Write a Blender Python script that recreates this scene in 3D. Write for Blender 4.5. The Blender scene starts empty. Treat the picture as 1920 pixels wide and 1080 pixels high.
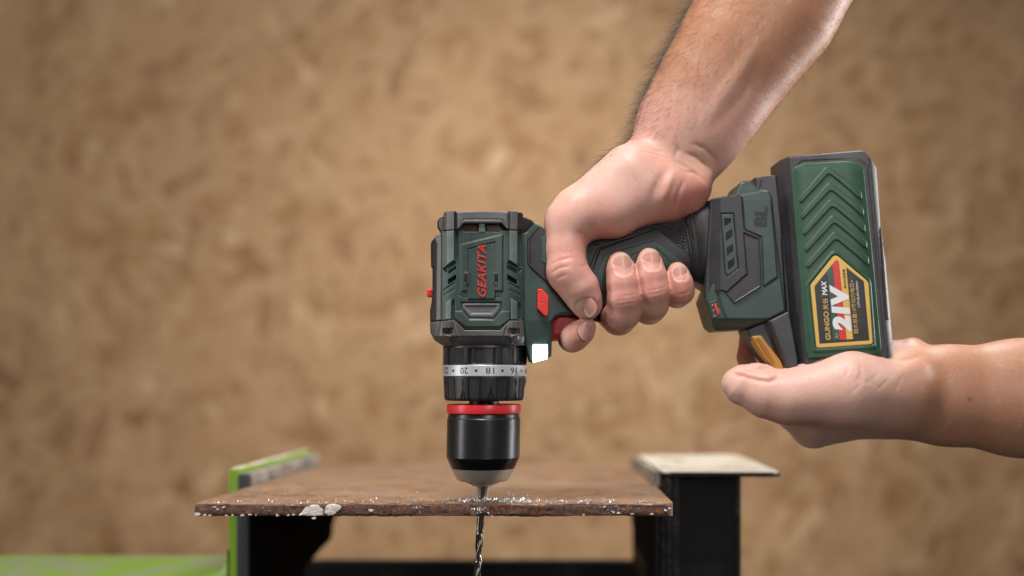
import bpy, bmesh, math, random
import numpy as np
from mathutils import Vector
random.seed(5); rng = np.random.default_rng(11)
sc = bpy.context.scene
C = sc.collection
# ------------------------------------------------------------------ units
# lengths are measured in "u" = 0.3125 mm; x right, y down, z towards the camera side
S = 0.3125e-3; DIST = 2400.0; CX = 960.0; HZ = 696.0; H = 1.10
K = 1 - 80/DIST                                   # the drill's frame is measured on its front, 80 u before its axis

def W(p):                                         # drill frame -> world
    p = np.asarray(p, float).reshape(-1, 3)
    return np.stack([(p[:,0]-CX)*K*S, -p[:,2]*S, H + (HZ-p[:,1])*K*S], 1)
def at(x, y, Y):                                  # place of a point of the setting at depth Y (metres behind the drill)
    d = DIST*S + Y; s = d/(DIST*S)
    return np.array([(x-CX)*S*s, Y, H + (HZ-y)*S*s])

# ------------------------------------------------------------------ camera
cam = bpy.data.cameras.new('camera'); camo = bpy.data.objects.new('camera', cam); C.objects.link(camo)
camo.location = (0, -DIST*S, H); camo.rotation_euler = (math.radians(90), 0, 0)
cam.sensor_width = 36; cam.lens = 45; cam.shift_y = (HZ-540)/1920
cam.clip_start = 0.05; cam.clip_end = 50
cam.dof.use_dof = True; cam.dof.focus_distance = DIST*S - 0.020; cam.dof.aperture_fstop = 2.5; cam.dof.aperture_blades = 9
sc.camera = camo
# ------------------------------------------------------------------ world, lamps, exposure
w = bpy.data.worlds.new('World'); sc.world = w; w.use_nodes = True
w.node_tree.nodes['Background'].inputs[0].default_value = (1.0, 0.93, 0.86, 1)
w.node_tree.nodes['Background'].inputs[1].default_value = 0.07
def area(name, loc, target, size, size_y, power, col):
    l = bpy.data.lights.new(name, 'AREA'); l.shape = 'RECTANGLE'; l.size = size; l.size_y = size_y
    l.energy = power; l.color = col
    o = bpy.data.objects.new(name, l); C.objects.link(o); o.location = loc
    o.rotation_euler = (Vector(target)-Vector(loc)).to_track_quat('-Z', 'Y').to_euler()
    return o
YW_ = 1.05
T0 = (0.02, 0, H+0.05)
area('key_softbox',  (-0.10, -0.40, H+0.95), T0, 0.36, 0.28, 13.0, (1.0, 0.98, 0.97))
area('front_softbox', (0.32, -1.05, H+0.34), T0, 0.14, 0.50, 3.4, (1.0, 0.98, 0.97))
area('side_strip',   (-0.85, -0.24, H+0.22), T0, 0.10, 0.80, 3.6, (1.0, 0.97, 0.94))
area('rim_strip',    (0.85, 0.20, H+0.10), (0.16, 0, H+0.14), 0.12, 0.40, 7.0, (1.0, 0.98, 0.96))
area('top_softbox',  (0.30, 0.30, H+0.85), (0.15, 0, H+0.02), 0.30, 0.30, 7.0, (1.0, 0.98, 0.96))
def spot(name, loc, target, power, deg, col, radius=0.15):
    l = bpy.data.lights.new(name, 'SPOT'); l.energy = power; l.color = col; l.spot_size = math.radians(deg); l.spot_blend = 1.0; l.shadow_soft_size = radius
    o = bpy.data.objects.new(name, l); C.objects.link(o); o.location = loc
    o.rotation_euler = (Vector(target)-Vector(loc)).to_track_quat('-Z', 'Y').to_euler(); return o
spot('added_wall_spot', (0.0, 0.22, H+1.05), (0.02, YW_, H-0.13), 40.0, 54, (1.0, 0.98, 0.95))  # unseen spot, added for the wall's bright centre and dark edges
vs = sc.view_settings
vs.view_transform = 'Standard'; vs.look = 'None'; vs.exposure = 0; vs.gamma = 1
sc.render.engine = 'CYCLES'; sc.cycles.use_denoising = True

# ------------------------------------------------------------------ materials
def srgb(r, g, b):
    f = lambda c: (c/255/12.92) if c/255 <= 0.04045 else ((c/255+0.055)/1.055)**2.4
    return (f(r), f(g), f(b), 1)
class NT:
    def __init__(s, name):
        s.m = bpy.data.materials.new(name); s.m.use_nodes = True
        s.t = s.m.node_tree; s.b = s.t.nodes['Principled BSDF']; s.o = s.t.nodes['Material Output']
        s.tc = s.t.nodes.new('ShaderNodeTexCoord')
    def n(s, kind, **kw):
        nd = s.t.nodes.new('ShaderNode'+kind)
        for k, v in kw.items():
            if k in nd.inputs: nd.inputs[k].default_value = v
            else: setattr(nd, k, v)
        return nd
    def l(s, a, b): s.t.links.new(a, b)
    def noise(s, scale, detail=3, rough=0.55, dist=0.0, vec=None):
        nd = s.n('TexNoise'); nd.inputs['Scale'].default_value = scale; nd.inputs['Detail'].default_value = detail
        nd.inputs['Roughness'].default_value = rough; nd.inputs['Distortion'].default_value = dist
        s.l(vec or s.tc.outputs['Object'], nd.inputs['Vector']); return nd.outputs['Fac']
    def mapping(s, scale=(1,1,1), rot=(0,0,0)):
        nd = s.n('Mapping'); nd.inputs['Scale'].default_value = scale; nd.inputs['Rotation'].default_value = rot
        s.l(s.tc.outputs['Object'], nd.inputs['Vector']); return nd.outputs['Vector']
    def ramp(s, fac, stops):
        nd = s.n('ValToRGB'); e = nd.color_ramp.elements
        while len(e) < len(stops): e.new(0.5)
        for i, (p, c) in enumerate(stops): e[i].position = p; e[i].color = c
        s.l(fac, nd.inputs['Fac']); return nd.outputs['Color']
    def mix(s, fac, a, b, mode='MIX'):
        nd = s.n('Mix', data_type='RGBA', blend_type=mode)
        for v, i in ((fac, 0), (a, 6), (b, 7)):
            if isinstance(v, bpy.types.NodeSocket): s.l(v, nd.inputs[i])
            else: nd.inputs[i].default_value = v
        return nd.outputs[2]
    def math(s, op, a, b=0.0):
        nd = s.n('Math', operation=op)
        for v, i in ((a, 0), (b, 1)):
            if isinstance(v, bpy.types.NodeSocket): s.l(v, nd.inputs[i])
            else: nd.inputs[i].default_value = v
        return nd.outputs[0]
    def bump(s, h, strength=0.3, dist=0.0002, normal=None):
        nd = s.n('Bump'); nd.inputs['Strength'].default_value = strength; nd.inputs['Distance'].default_value = dist
        s.l(h, nd.inputs['Height'])
        if normal: s.l(normal, nd.inputs['Normal'])
        s.l(nd.outputs[0], s.b.inputs['Normal']); return nd.outputs[0]
    def set(s, **kw):
        for k, v in kw.items():
            k = k.replace('_', ' ')
            if isinstance(v, bpy.types.NodeSocket): s.l(v, s.b.inputs[k])
            else: s.b.inputs[k].default_value = v
        return s

def plastic(name, col, rough=0.5, grain=1.0, vary=0.25, scale=2200, spec=0.5, dust=0.13):
    n = NT(name)
    f = n.noise(scale, 2, 0.6); big = n.noise(60, 4, 0.6); sp = n.noise(scale*1.7, 1)
    c = n.mix(n.ramp(big, [(0.35, (0,0,0,1)), (0.7, (1,1,1,1))]), tuple(x*(1-vary) for x in col[:3])+(1,), tuple(min(1, x*(1+vary)) for x in col[:3])+(1,))
    c = n.mix(n.ramp(sp, [(0.62, (0,0,0,1)), (0.75, (0.25,0.25,0.25,1))]), c, tuple(min(1, x*2.2+0.01) for x in col[:3])+(1,))
    du = n.noise(38, 5, 0.7, 0.4); c = n.mix(n.ramp(du, [(0.52, (0,0,0,1)), (0.78, (dust,dust,dust,1))]), c, (0.22, 0.18, 0.145, 1))
    n.set(Base_Color=c, Specular_IOR_Level=spec)
    n.set(Roughness=n.math('ADD', n.math('MULTIPLY', big, 0.16), rough-0.08))
    n.bump(f, 0.35*grain, 0.00010)
    return n.m
M = {}
M['green'] = plastic('textured_green_plastic', srgb(51, 69, 63), 0.46)
M['green_lit'] = plastic('lit_green_plastic', srgb(100, 112, 107), 0.40)  # same green plastic, lightened in place of light caught on the ribs
M['dark'] = plastic('dark_grey_rubber', srgb(48, 46, 48), 0.46)
M['grey'] = plastic('grey_textured_plastic', srgb(94, 93, 94), 0.42)
M['black'] = plastic('black_plastic', srgb(30, 29, 30), 0.42, 0.6)
M['gearbox'] = plastic('gearbox_grey_plastic', srgb(84, 80, 78), 0.38)
M['hole_shade'] = plastic('recess_shade', srgb(14, 13, 13), 0.8)  # near-black colour stands for the shade inside slots
M['copper'] = plastic('motor_winding', srgb(88, 52, 30), 0.5)
M['bat_green'] = plastic('battery_green_plastic', srgb(48, 82, 61), 0.46, 0.35, 0.1)
M['bat_black'] = plastic('battery_black_plastic', srgb(62, 60, 63), 0.48, 1.2)
M['red'] = plastic('red_plastic', srgb(214, 50, 44), 0.38, 0.3, 0.1)
M['logo_red'] = plastic('logo_red_paint', srgb(216, 50, 48), 0.42, 0.3, 0.1)
M['trigger_red'] = plastic('trigger_red_plastic', srgb(176, 36, 40), 0.36, 0.3, 0.1)
M['yellow'] = plastic('yellow_plastic', srgb(188, 132, 46), 0.45, 0.3, 0.12)  # darkened to hold the shade on the release button's face
M['orange'] = plastic('orange_plastic', srgb(160, 100, 28), 0.45, 0.3, 0.12)  # darkened along with the button, shade held in the colour
M['lab_yellow'] = plastic('label_yellow_print', srgb(228, 182, 84), 0.42, 0.2, 0.05)
M['lab_black'] = plastic('label_black_print', srgb(38, 34, 32), 0.42, 0.6, 0.1)
M['lab_green'] = plastic('label_green_print', srgb(46, 84, 62), 0.42, 0.2, 0.05)
M['lab_red'] = plastic('label_red_print', srgb(216, 46, 48), 0.42, 0.2, 0.05)
M['lab_white'] = plastic('label_white_print', srgb(235, 235, 232), 0.42, 0.2, 0.03)
M['lab_gold'] = plastic('label_gold_print', srgb(208, 168, 92), 0.42, 0.2, 0.05)
M['bl'] = plastic('embossed_dark_green', srgb(20, 34, 30), 0.5)
M['ring_red'] = plastic('chuck_ring_red', srgb(214, 48, 52), 0.34, 0.2, 0.06)
M['collar'] = plastic('torque_collar_black', srgb(36, 36, 37), 0.40, 0.8)
M['ink'] = plastic('scale_ink', srgb(24, 24, 24), 0.5, 0.2)

def metal(name, col, rough, rings=0, metallic=1.0, blot=0.12):
    n = NT(name); big = n.noise(140, 3)
    n.set(Base_Color=n.mix(big, tuple(x*0.8 for x in col[:3])+(1,), col), Metallic=metallic)
    n.set(Roughness=n.math('ADD', n.math('MULTIPLY', big, blot), rough-blot/2))
    if rings:
        v = n.mapping((0.0, 0.0, 1.0)); f = n.noise(rings, 2, 0.7, 0, v)
        n.bump(f, 0.35, 0.00010)
    else:
        n.bump(n.noise(1800, 2), 0.12, 0.0001)
    return n.m
M['sleeve'] = metal('black_turned_steel', srgb(70, 69, 70), 0.31, 2600, 0.8, 0.0)
M['sleeve_band'] = metal('black_polished_steel', srgb(30, 29, 30), 0.22, 0, 0.7)
M['nose'] = metal('satin_nickel', srgb(186, 177, 166), 0.40, 0, 0.55)
M['band'] = metal('silver_scale_band', srgb(214, 216, 222), 0.42, 0, 0.35)
M['steel'] = metal('bright_steel', srgb(190, 188, 186), 0.24)
M['bit'] = metal('drill_steel', srgb(128, 122, 116), 0.25)
M['chips'] = metal('bright_shavings', srgb(236, 237, 241), 0.33, 0, 0.8)
def emit(name, col, strength):
    n = NT(name); n.set(Base_Color=col, Emission_Color=col, Emission_Strength=strength, Roughness=0.3); return n.m
M['led'] = emit('led_light', (0.82, 0.96, 1.0, 1), 10.0)

# ------------------------------------------------------------------ object helpers
BASE = {}
def thing(name, label, cat, base, group=None):
    o = bpy.data.objects.new(name, None); C.objects.link(o); o.location = base; o.empty_display_size = 0.02
    BASE[o] = np.array(base, float); tag(o, label, cat, group); return o
def tag(o, label, cat, group=None, kind=None):
    if label: o['label'] = label
    if cat: o['category'] = cat
    if group: o['group'] = group
    if kind: o['kind'] = kind
    return o
def root_base(o): return BASE.get(o, np.zeros(3))
def obj(name, verts, faces, material, parent=None, smooth=True, label=None, kind=None, base=None, flat_from=None):
    v = np.asarray(verts, float).reshape(-1, 3)
    b = root_base(parent) if parent is not None else (np.array(base, float) if base is not None else v.mean(0))
    me = bpy.data.meshes.new(name)
    me.from_pydata((v-b).tolist(), [], [tuple(map(int, f)) for f in faces]); me.update()
    me.materials.append(material)
    if smooth:
        sm = np.ones(len(me.polygons), bool)
        if flat_from is not None: sm[flat_from:] = False
        me.polygons.foreach_set('use_smooth', sm)
    o = bpy.data.objects.new(name, me); C.objects.link(o)
    if parent is not None: o.parent = parent
    else: o.location = b
    BASE[o] = b
    if label: o['label'] = label
    if kind: o['kind'] = kind
    return o
def recalc(o):
    bm = bmesh.new(); bm.from_mesh(o.data); bmesh.ops.recalc_face_normals(bm, faces=bm.faces); bm.to_mesh(o.data); bm.free(); return o

# ---- polygon distance fields
def poly_sdf(P, poly, closed=True, nearest=False):
    P = np.asarray(P, float); poly = np.asarray(poly, float); n = len(poly)
    best = np.full(len(P), 1e9); inside = np.zeros(len(P), bool); near = np.zeros_like(P)
    for i in range(n if closed else n-1):
        a, b = poly[i], poly[(i+1) % n]; e = b-a; L = max(e@e, 1e-12)
        t = np.clip(((P-a)@e)/L, 0, 1); q = a+t[:,None]*e; d = np.hypot(*(P-q).T)
        m = d < best; best[m] = d[m]
        if nearest: near[m] = q[m]
        if closed:
            c = (a[1] > P[:,1]) != (b[1] > P[:,1])
            with np.errstate(divide='ignore', invalid='ignore'):
                xi = (b[0]-a[0])*(P[:,1]-a[1])/(b[1]-a[1])+a[0]
            inside ^= c & (P[:,0] < xi)
    sd = np.where(inside, -best, best) if closed else best
    return (sd, near) if nearest else sd
def rnd(poly, r, k=4):
    poly = np.asarray(poly, float); n = len(poly); out = []
    for i in range(n):
        p0, p, p1 = poly[i-1], poly[i], poly[(i+1) % n]
        l0, l1 = np.hypot(*(p0-p)), np.hypot(*(p1-p)); q = min(r, l0*0.45, l1*0.45)
        a, b = p+(p0-p)/l0*q, p+(p1-p)/l1*q
        for j in range(k+1):
            t = j/k; out.append((1-t)**2*a+2*t*(1-t)*p+t*t*b)
    return np.array(out)
sstep = lambda t: np.clip(t, 0, 1)**2*(3-2*np.clip(t, 0, 1))

def relief(name, poly, material, parent, z, step=1.1, bev=3.0, bevd=None, feats=(), grooves=(), zback=None, mirror=False, rad=0.0, label=None, flat_back=True, extra=None):
    """a solid: outline poly in the (x, y) plane, front surface z(x, y) with rounded edges, raised/sunk features and grooves"""
    if rad: poly = rnd(poly, rad)
    poly = np.asarray(poly, float)
    lo, hi = poly.min(0)-step, poly.max(0)+step
    nx = int(math.ceil((hi[0]-lo[0])/step))+1; ny = int(math.ceil((hi[1]-lo[1])/step))+1
    gx, gy = np.meshgrid(lo[0]+np.arange(nx)*step, lo[1]+np.arange(ny)*step, indexing='ij')
    P = np.stack([gx.ravel(), gy.ravel()], 1)
    sd, near = poly_sdf(P, poly, True, True)
    ins = (sd < 0).reshape(nx, ny)
    cell = ins[:-1,:-1] | ins[1:,:-1] | ins[:-1,1:] | ins[1:,1:]
    out = sd > 0
    P = np.where(out[:,None], near, P); sd = np.minimum(sd, 0)
    zz = z(P[:,0], P[:,1]) if callable(z) else np.full(len(P), float(z))
    if bevd is None: bevd = bev
    if bev > 0:
        t = np.clip(-sd/bev, 0, 1); zz = zz-bevd*(1-np.sqrt(np.clip(1-(1-t)**2, 0, 1)))
    for f in feats:
        fp, h, b = f[0], f[1], f[2]
        s = poly_sdf(P, fp); zz = zz+h*sstep(0.5-s/b)
    for g in grooves:
        gp, dpt, wd = g
        s = poly_sdf(P, gp, closed=False); zz = zz-dpt*np.exp(-(s/wd)**2)
    if extra is not None: zz = zz+extra(P[:,0], P[:,1], sd)
    ii, jj = np.nonzero(cell); idx = lambda a, b: a*ny+b
    quads = np.stack([idx(ii, jj), idx(ii+1, jj), idx(ii+1, jj+1), idx(ii, jj+1)], 1)
    used, inv = np.unique(quads, return_inverse=True); quads = inv.reshape(-1, 4)
    front = np.stack([P[used,0], P[used,1], zz[used]], 1); nv = len(front)
    e = np.concatenate([quads[:, [k, (k+1) % 4]] for k in range(4)])
    key = np.sort(e, 1); _, first, cnt = np.unique(key, axis=0, return_index=True, return_counts=True)
    be = e[first[cnt == 1]]
    bv, binv = np.unique(be, return_inverse=True); binv = binv.reshape(-1, 2)
    if zback is None: zback = float(front[:,2].min())-6
    rim = front[bv].copy(); back = front[bv].copy()
    if mirror:
        bfull = front.copy(); bfull[:,2] = -bfull[:,2]*float(mirror)
        V = np.concatenate([front, rim, bfull[bv], bfull])
        nb = len(bv)
        F = quads.tolist()
        bq = (quads[:, ::-1]+nv+2*nb).tolist()
        side = [(nv+a, nv+b, nv+nb+b, nv+nb+a)[::-1] for a, b in binv]
        F = F+bq; ff = len(F); F += side
    else:
        back[:,2] = zback; nb = len(bv)
        V = np.concatenate([front, rim, back]); F = quads.tolist(); ff = len(F)
        F += [(nv+a, nv+b, nv+nb+b, nv+nb+a)[::-1] for a, b in binv]
    o = obj(name, W(V), [tuple(f[::-1]) for f in F], material, parent, True, label, None, None, ff)
    return o

def lathe(name, prof, material, parent, axis, segs=128, rfun=None, smooth=True, close=True, label=None):
    """prof: list of (r, y); axis(y) -> x of the axis; rfun(theta, y, r) -> r ; theta=0 faces the camera, + towards +x"""
    th = np.arange(segs)/segs*2*math.pi; V = []
    for r, y in prof:
        r = r*1.028
        rr = rfun(th, y, r/1.028)*1.028 if rfun else np.full(segs, float(r))
        V.append(np.stack([axis(y)+rr*np.sin(th), np.full(segs, float(y)), rr*np.cos(th)], 1))
    n = len(prof); F = []
    for i in range(n-1):
        for j in range(segs):
            k = (j+1) % segs; F.append((i*segs+j, (i+1)*segs+j, (i+1)*segs+k, i*segs+k))
    if close: F.append(tuple(range(segs))); F.append(tuple(range((n-1)*segs+segs-1, (n-1)*segs-1, -1)))
    o = obj(name, W(np.concatenate(V)), F, material, parent, smooth, label)
    if smooth and close:
        o.data.polygons[-1].use_smooth = False; o.data.polygons[-2].use_smooth = False
    if smooth:
        for p in (): pass
        sharp(o, 32)
    return o
def sharp(o, deg):
    bm = bmesh.new(); bm.from_mesh(o.data); c = math.radians(deg)
    for e in bm.edges:
        if len(e.link_faces) == 2 and e.calc_face_angle(0) > c: e.smooth = False
    bm.to_mesh(o.data); bm.free()

# ---- lettering
def glyphs(text, shear=0.0, bold=0.0):
    c = bpy.data.curves.new('lettering', 'FONT'); c.body = text; c.shear = shear; c.offset = bold; c.resolution_u = 3; c.fill_mode = 'FRONT'
    o = bpy.data.objects.new('lettering', c); C.objects.link(o); bpy.context.view_layer.update()
    ev = o.evaluated_get(bpy.context.evaluated_depsgraph_get()); me = ev.to_mesh()
    v = np.array([list(x.co) for x in me.vertices]).reshape(-1, 3)[:, :2]
    f = [tuple(p.vertices) for p in me.polygons]; ev.to_mesh_clear()
    bpy.data.objects.remove(o); bpy.data.curves.remove(c)
    return v, f
def lettering(text, origin, e1, length, height, z, material, parent, shear=0.0, bold=0.0, thick=1.0, cap=None, name='lettering', mapf=None):
    v, f = glyphs(text, shear, bold); lo, hi = v.min(0), v.max(0)
    u = (v[:,0]-lo[0])/(hi[0]-lo[0])*length; q = (v[:,1]-lo[1])/(hi[1]-lo[1])*height
    if mapf is None:
        e1 = np.array(e1, float)/np.hypot(*e1); e2 = np.array([e1[1], -e1[0]])      # e2 = "up" of the letters on screen (y down)
        xy = np.array(origin)+u[:,None]*e1+q[:,None]*e2
        zf = z(xy[:,0], xy[:,1]) if callable(z) else np.full(len(xy), float(z))
        top = np.stack([xy[:,0], xy[:,1], zf], 1); bot = top-np.array([0, 0, thick])
    else:
        top, bot = mapf(u, q)
    n = len(top); ed = {}
    for p in f:
        for a, b in zip(p, p[1:]+p[:1]):
            ed[(a, b)] = ed.get((a, b), 0)+1
    side = [(b, a, a+n, b+n) for (a, b) in ed if (b, a) not in ed]
    o = obj(name, W(np.concatenate([top, bot])), list(f)+side, material, parent, False)
    return recalc(o)
# ================================================================== the setting: strand-board wall
YW = YW_
n = NT('strand_board_base'); f = n.noise(18, 5)
n.set(Base_Color=n.ramp(f, [(0.3, srgb(128, 92, 56)), (0.7, srgb(168, 130, 86))]), Roughness=0.75); M['board'] = n.m
wall = obj('wall', [(-1.6, YW, H-0.9), (1.6, YW, H-0.9), (1.6, YW, H+1.3), (-1.6, YW, H+1.3),
                    (-1.6, YW+0.018, H-0.9), (1.6, YW+0.018, H-0.9), (1.6, YW+0.018, H+1.3), (-1.6, YW+0.018, H+1.3)],
           [(0,1,2,3), (5,4,7,6), (1,5,6,2), (4,0,3,7), (3,2,6,7), (0,4,5,1)], M['board'], None, False, kind='structure')
n = NT('wood_strand')
g = n.n('NewGeometry'); rpi = g.outputs['Random Per Island']
v = n.mapping((1, 1, 1)); gr = n.noise(70, 4, 0.6)
c = n.ramp(rpi, [(0.0, srgb(128, 93, 64)), (0.05, srgb(152, 115, 80)), (0.2, srgb(166, 131, 95)), (0.8, srgb(173, 139, 103)), (0.95, srgb(181, 147, 111)), (1.0, srgb(196, 164, 128))])
c = n.mix(0.22, c, n.ramp(gr, [(0.3, srgb(134, 102, 72)), (0.7, srgb(186, 152, 114))]))
n.set(Base_Color=c, Roughness=0.7, Specular_IOR_Level=0.25); M['strand'] = n.m
NS = 7000
V, F = [], []
for i in range(NS):
    x = rng.uniform(-1.15, 1.15); z = H+rng.uniform(-0.66, 1.0)
    L = rng.uniform(0.03, 0.12); B = rng.uniform(0.006, 0.026)
    a = rng.normal(0.2 if rng.random() < 0.3 else 1.35, 0.6)
    ca, sa = math.cos(a), math.sin(a); d = 0.0004+0.0022*rng.random(); sl = rng.normal(0, 0.004)
    j = rng.uniform(0.7, 1.0, 4); k0 = len(V)
    for (u, t, q) in ((-L/2, -B/2*j[0], 0), (L/2*j[1], -B/2, 0), (L/2, B/2*j[2], 0), (-L/2*j[3], B/2, 0)):
        for dep in (0, 1):
            V.append((x+ca*u-sa*t, YW-d*(1-dep)-(0 if dep else abs(sl)*(u/L+0.5)*0.3), z+sa*u+ca*t))
    q = [k0, k0+2, k0+4, k0+6]
    F.append(tuple(q)); F += [(q[m], q[m]+1, q[(m+1) % 4]+1, q[(m+1) % 4]) for m in range(4)]
obj('wood_strands', V, F, M['strand'], wall, False, kind='stuff')

# ================================================================== box helper for the steelwork
def plates(name, boxes, material, parent=None, base=None, bev=0.0008, label=None):
    bm = bmesh.new()
    for pts in boxes:                                     # eight corners: bottom ring then top ring
        vs_ = [bm.verts.new(p) for p in pts]
        for q in ((3,2,1,0), (4,5,6,7), (0,1,5,4), (1,2,6,5), (2,3,7,6), (3,0,4,7)): bm.faces.new([vs_[i] for i in q])
    bmesh.ops.recalc_face_normals(bm, faces=bm.faces)
    if bev: bmesh.ops.bevel(bm, geom=bm.edges[:], offset=bev, segments=2, affect='EDGES', profile=0.6)
    v = [tuple(x.co) for x in bm.verts]; bm.verts.index_update(); f = [[x.index for x in p.verts] for p in bm.faces]; bm.free()
    return obj(name, v, f, material, parent, False, label=label, base=base)
def box(x0, x1, y0, y1, z0, z1, sx=0.0):                  # sx: sideways lean per metre of depth
    r = []
    for z in (z0, z1):
        for (x, y) in ((x0, y0), (x1, y0), (x1, y1), (x0, y1)): r.append((x+sx*(y-y0), y, z))
    return r
# paint and steel of the stand
n = NT('lime_green_paint'); a = n.noise(24, 5, 0.65, 0.6); b = n.noise(160, 4, 0.7)
c = n.mix(n.ramp(a, [(0.46, (0,0,0,1)), (0.60, (1,1,1,1))]), srgb(110, 142, 52), srgb(122, 130, 100))
n.set(Base_Color=c, Roughness=0.45); n.bump(b, 0.15, 0.0002); M['lime'] = n.m
n = NT('bright_lime_paint'); b = n.noise(90, 4, 0.7)
n.set(Base_Color=n.mix(b, srgb(104, 138, 36), srgb(124, 154, 52)), Roughness=0.4); M['lime2'] = n.m
n = NT('black_steel_paint'); a = n.noise(40, 5, 0.7, 0.4); b = n.noise(220, 4, 0.7)
n.set(Base_Color=n.mix(n.ramp(a, [(0.5, (0,0,0,1)), (0.72, (1,1,1,1))]), srgb(18, 17, 17), srgb(42, 40, 38)), Roughness=0.6, Specular_IOR_Level=0.3); n.bump(b, 0.3, 0.0003); M['bsteel'] = n.m
n = NT('scuffed_grey_steel'); a = n.noise(60, 5, 0.7, 0.5)
n.set(Base_Color=n.ramp(a, [(0.35, srgb(92, 84, 78)), (0.55, srgb(150, 142, 132)), (0.7, srgb(176, 170, 160))]), Roughness=0.55); M['scuffed'] = n.m
n = NT('worn_white_paint'); a = n.noise(55, 5, 0.7, 0.8); b = n.noise(26, 3); v = n.noise(300, 3)
c = n.mix(n.ramp(b, [(0.62, (0,0,0,1)), (0.7, (1,1,1,1))]), srgb(196, 188, 172), srgb(186, 178, 110))
c = n.mix(n.ramp(a, [(0.53, (0,0,0,1)), (0.62, (0.9,0.9,0.9,1))]), c, srgb(136, 114, 90))
n.set(Base_Color=c, Roughness=0.6); n.bump(v, 0.2, 0.0003); M['wpaint'] = n.m
n = NT('rubber_pad'); n.set(Base_Color=srgb(52, 54, 58), Roughness=0.6); M['pad'] = n.m

n = NT('worn_lime_top'); a = n.noise(70, 5, 0.7, 0.5)
n.set(Base_Color=n.ramp(a, [(0.40, srgb(158, 168, 92)), (0.46, srgb(190, 188, 160)), (0.56, srgb(206, 202, 190))]), Roughness=0.5); M['wtop'] = n.m
n = NT('dull_black_steel'); b = n.noise(60, 4); n.set(Base_Color=n.ramp(b, [(0.4, srgb(18, 17, 17)), (0.7, srgb(36, 33, 31))]), Roughness=0.95, Specular_IOR_Level=0.08); M['dull_black'] = n.m  # dull near-black keeps the wall's bounce light off the gussets
n = NT('glossy_black_paint'); b = n.noise(120, 5, 0.7, 0.4)
n.set(Base_Color=n.ramp(b, [(0.45, srgb(36, 36, 37)), (0.62, srgb(64, 62, 60)), (0.70, srgb(110, 104, 98))]), Roughness=0.24); n.bump(b, 0.25, 0.0003); M['gsteel'] = n.m  # lightened so the strips carry the post's edge highlights
# left upright: a lime green angle with a black pad facing the plate
YF = 0.105; DJ = DIST*S+YF; sJ = DJ/(DIST*S)
xg = lambda px: (px-CX)*S*sJ
zt = at(0, 881, YF)[2]
LEAN = 0.079
zb = at(0, 1100, YF)[2]
beam = thing('steel_beam', 'lime green painted steel angle with black pads, standing at the left end of the rusty plate', 'steel beam', (xg(428), YF, zb-0.03))
plates('upright_flange', [box(xg(428), xg(446.5), YF, YF+0.12, zb-0.03, zt, LEAN), box(xg(428)+LEAN*0.12, xg(446.5)+LEAN*0.12, YF+0.12, YF+0.205, zt-0.016, zt, LEAN)], M['lime2'], beam)
plates('worn_top_edge', [box(xg(428)+0.0003, xg(446.5)-0.0003, YF+0.008, YF+0.204, zt+0.00005, zt+0.0006, LEAN)], M['wtop'], beam, bev=0.0002)
plates('foot_flange', [box(xg(428)-0.36, xg(428)-0.0005, YF-0.03, YF+0.115, at(0,1080,YF)[2]-0.012, at(0,1076,YF)[2]-0.004)], M['lime'], beam)
# rounded root between the foot and the upright
V, F = [], []
zf = at(0, 1076, YF)[2]-0.004; xr = xg(428)-0.0004; R = 0.020
for k, yy in enumerate((YF-0.001, YF+0.114)):
    for i in range(9):
        t = i/8*math.pi/2; V.append((xr-R+R*math.sin(t)+LEAN*(yy-YF)*0.2, yy, zf+R-R*math.cos(t)))
    V.append((xr, yy, zf))
F += [(i, i+1, 11+i, 10+i) for i in range(8)]
F += [tuple(range(9, -1, -1)), tuple(range(10, 20))]
obj('fillet_weld', V, F, M['lime'], beam, True)
ys = [0.0, 0.003, 0.050, 0.054, 0.108, 0.112, 0.165]
for a_, b_, mt in ((0, 0.052, 'scuffed'), (0.0535, 0.118, 'scuffed'), (0.1195, 0.203, 'scuffed')):
    y0, y1 = YF+0.0005+a_+(0.001 if a_ else 0), YF+b_
    plates('liner_block', [box(xg(447.3)+LEAN*(y0-YF), xg(469)+LEAN*(y0-YF), y0+(0.0035 if a_ == 0 else 0), y1, zt-0.0125-0.002, zt-0.003, LEAN)], M[mt], beam)
plates('rubber_pad', [box(xg(447.2), xg(468), YF-0.001, YF+0.0035, zb-0.03, zt-0.003)], M['pad'], beam)
# black gusset under the plate, its lower edge torn and uneven
def gusset(name, parent, x0, y0, x1, y1, ztop, prof, th, mat):
    V, F = [], []; m = len(prof)
    nx, ny = (y1-y0), -(x1-x0); L = math.hypot(nx, ny); nx, ny = nx/L*th, ny/L*th
    for t, zlow in prof:
        x, y = x0+(x1-x0)*t, y0+(y1-y0)*t
        V += [(x, y, zlow), (x, y, ztop), (x+nx, y+ny, zlow), (x+nx, y+ny, ztop)]
    for i in range(m-1):
        a = i*4; b = a+4
        F += [(a, b, b+1, a+1), (a+2, a+3, b+3, b+2), (a, a+2, b+2, b), (a+1, b+1, b+3, a+3)]
    F += [(0, 1, 3, 2), (4*m-4, 4*m-2, 4*m-1, 4*m-3)]
    return recalc(obj(name, V, F, mat, parent, False))
zp_bot = at(0, 967, -0.012)[2]
zl = lambda y, Y: at(0, y, Y)[2]
gx0, gx1 = xg(470)+0.0005, xg(470)+0.0135
prof = [(0, zb-0.03), (0.56, zb-0.03), (0.58, zl(1068, YF+0.09)), (0.66, zl(1052, YF+0.11)), (0.80, zl(1026, YF+0.14)), (0.92, zl(1012, YF+0.155)), (0.95, zl(1000, YF+0.16)), (0.935, zl(992, YF+0.16)), (0.95, zl(985, YF+0.16)), (0.97, zl(978, YF+0.16)), (1.0, zl(966, YF+0.165))]
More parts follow.
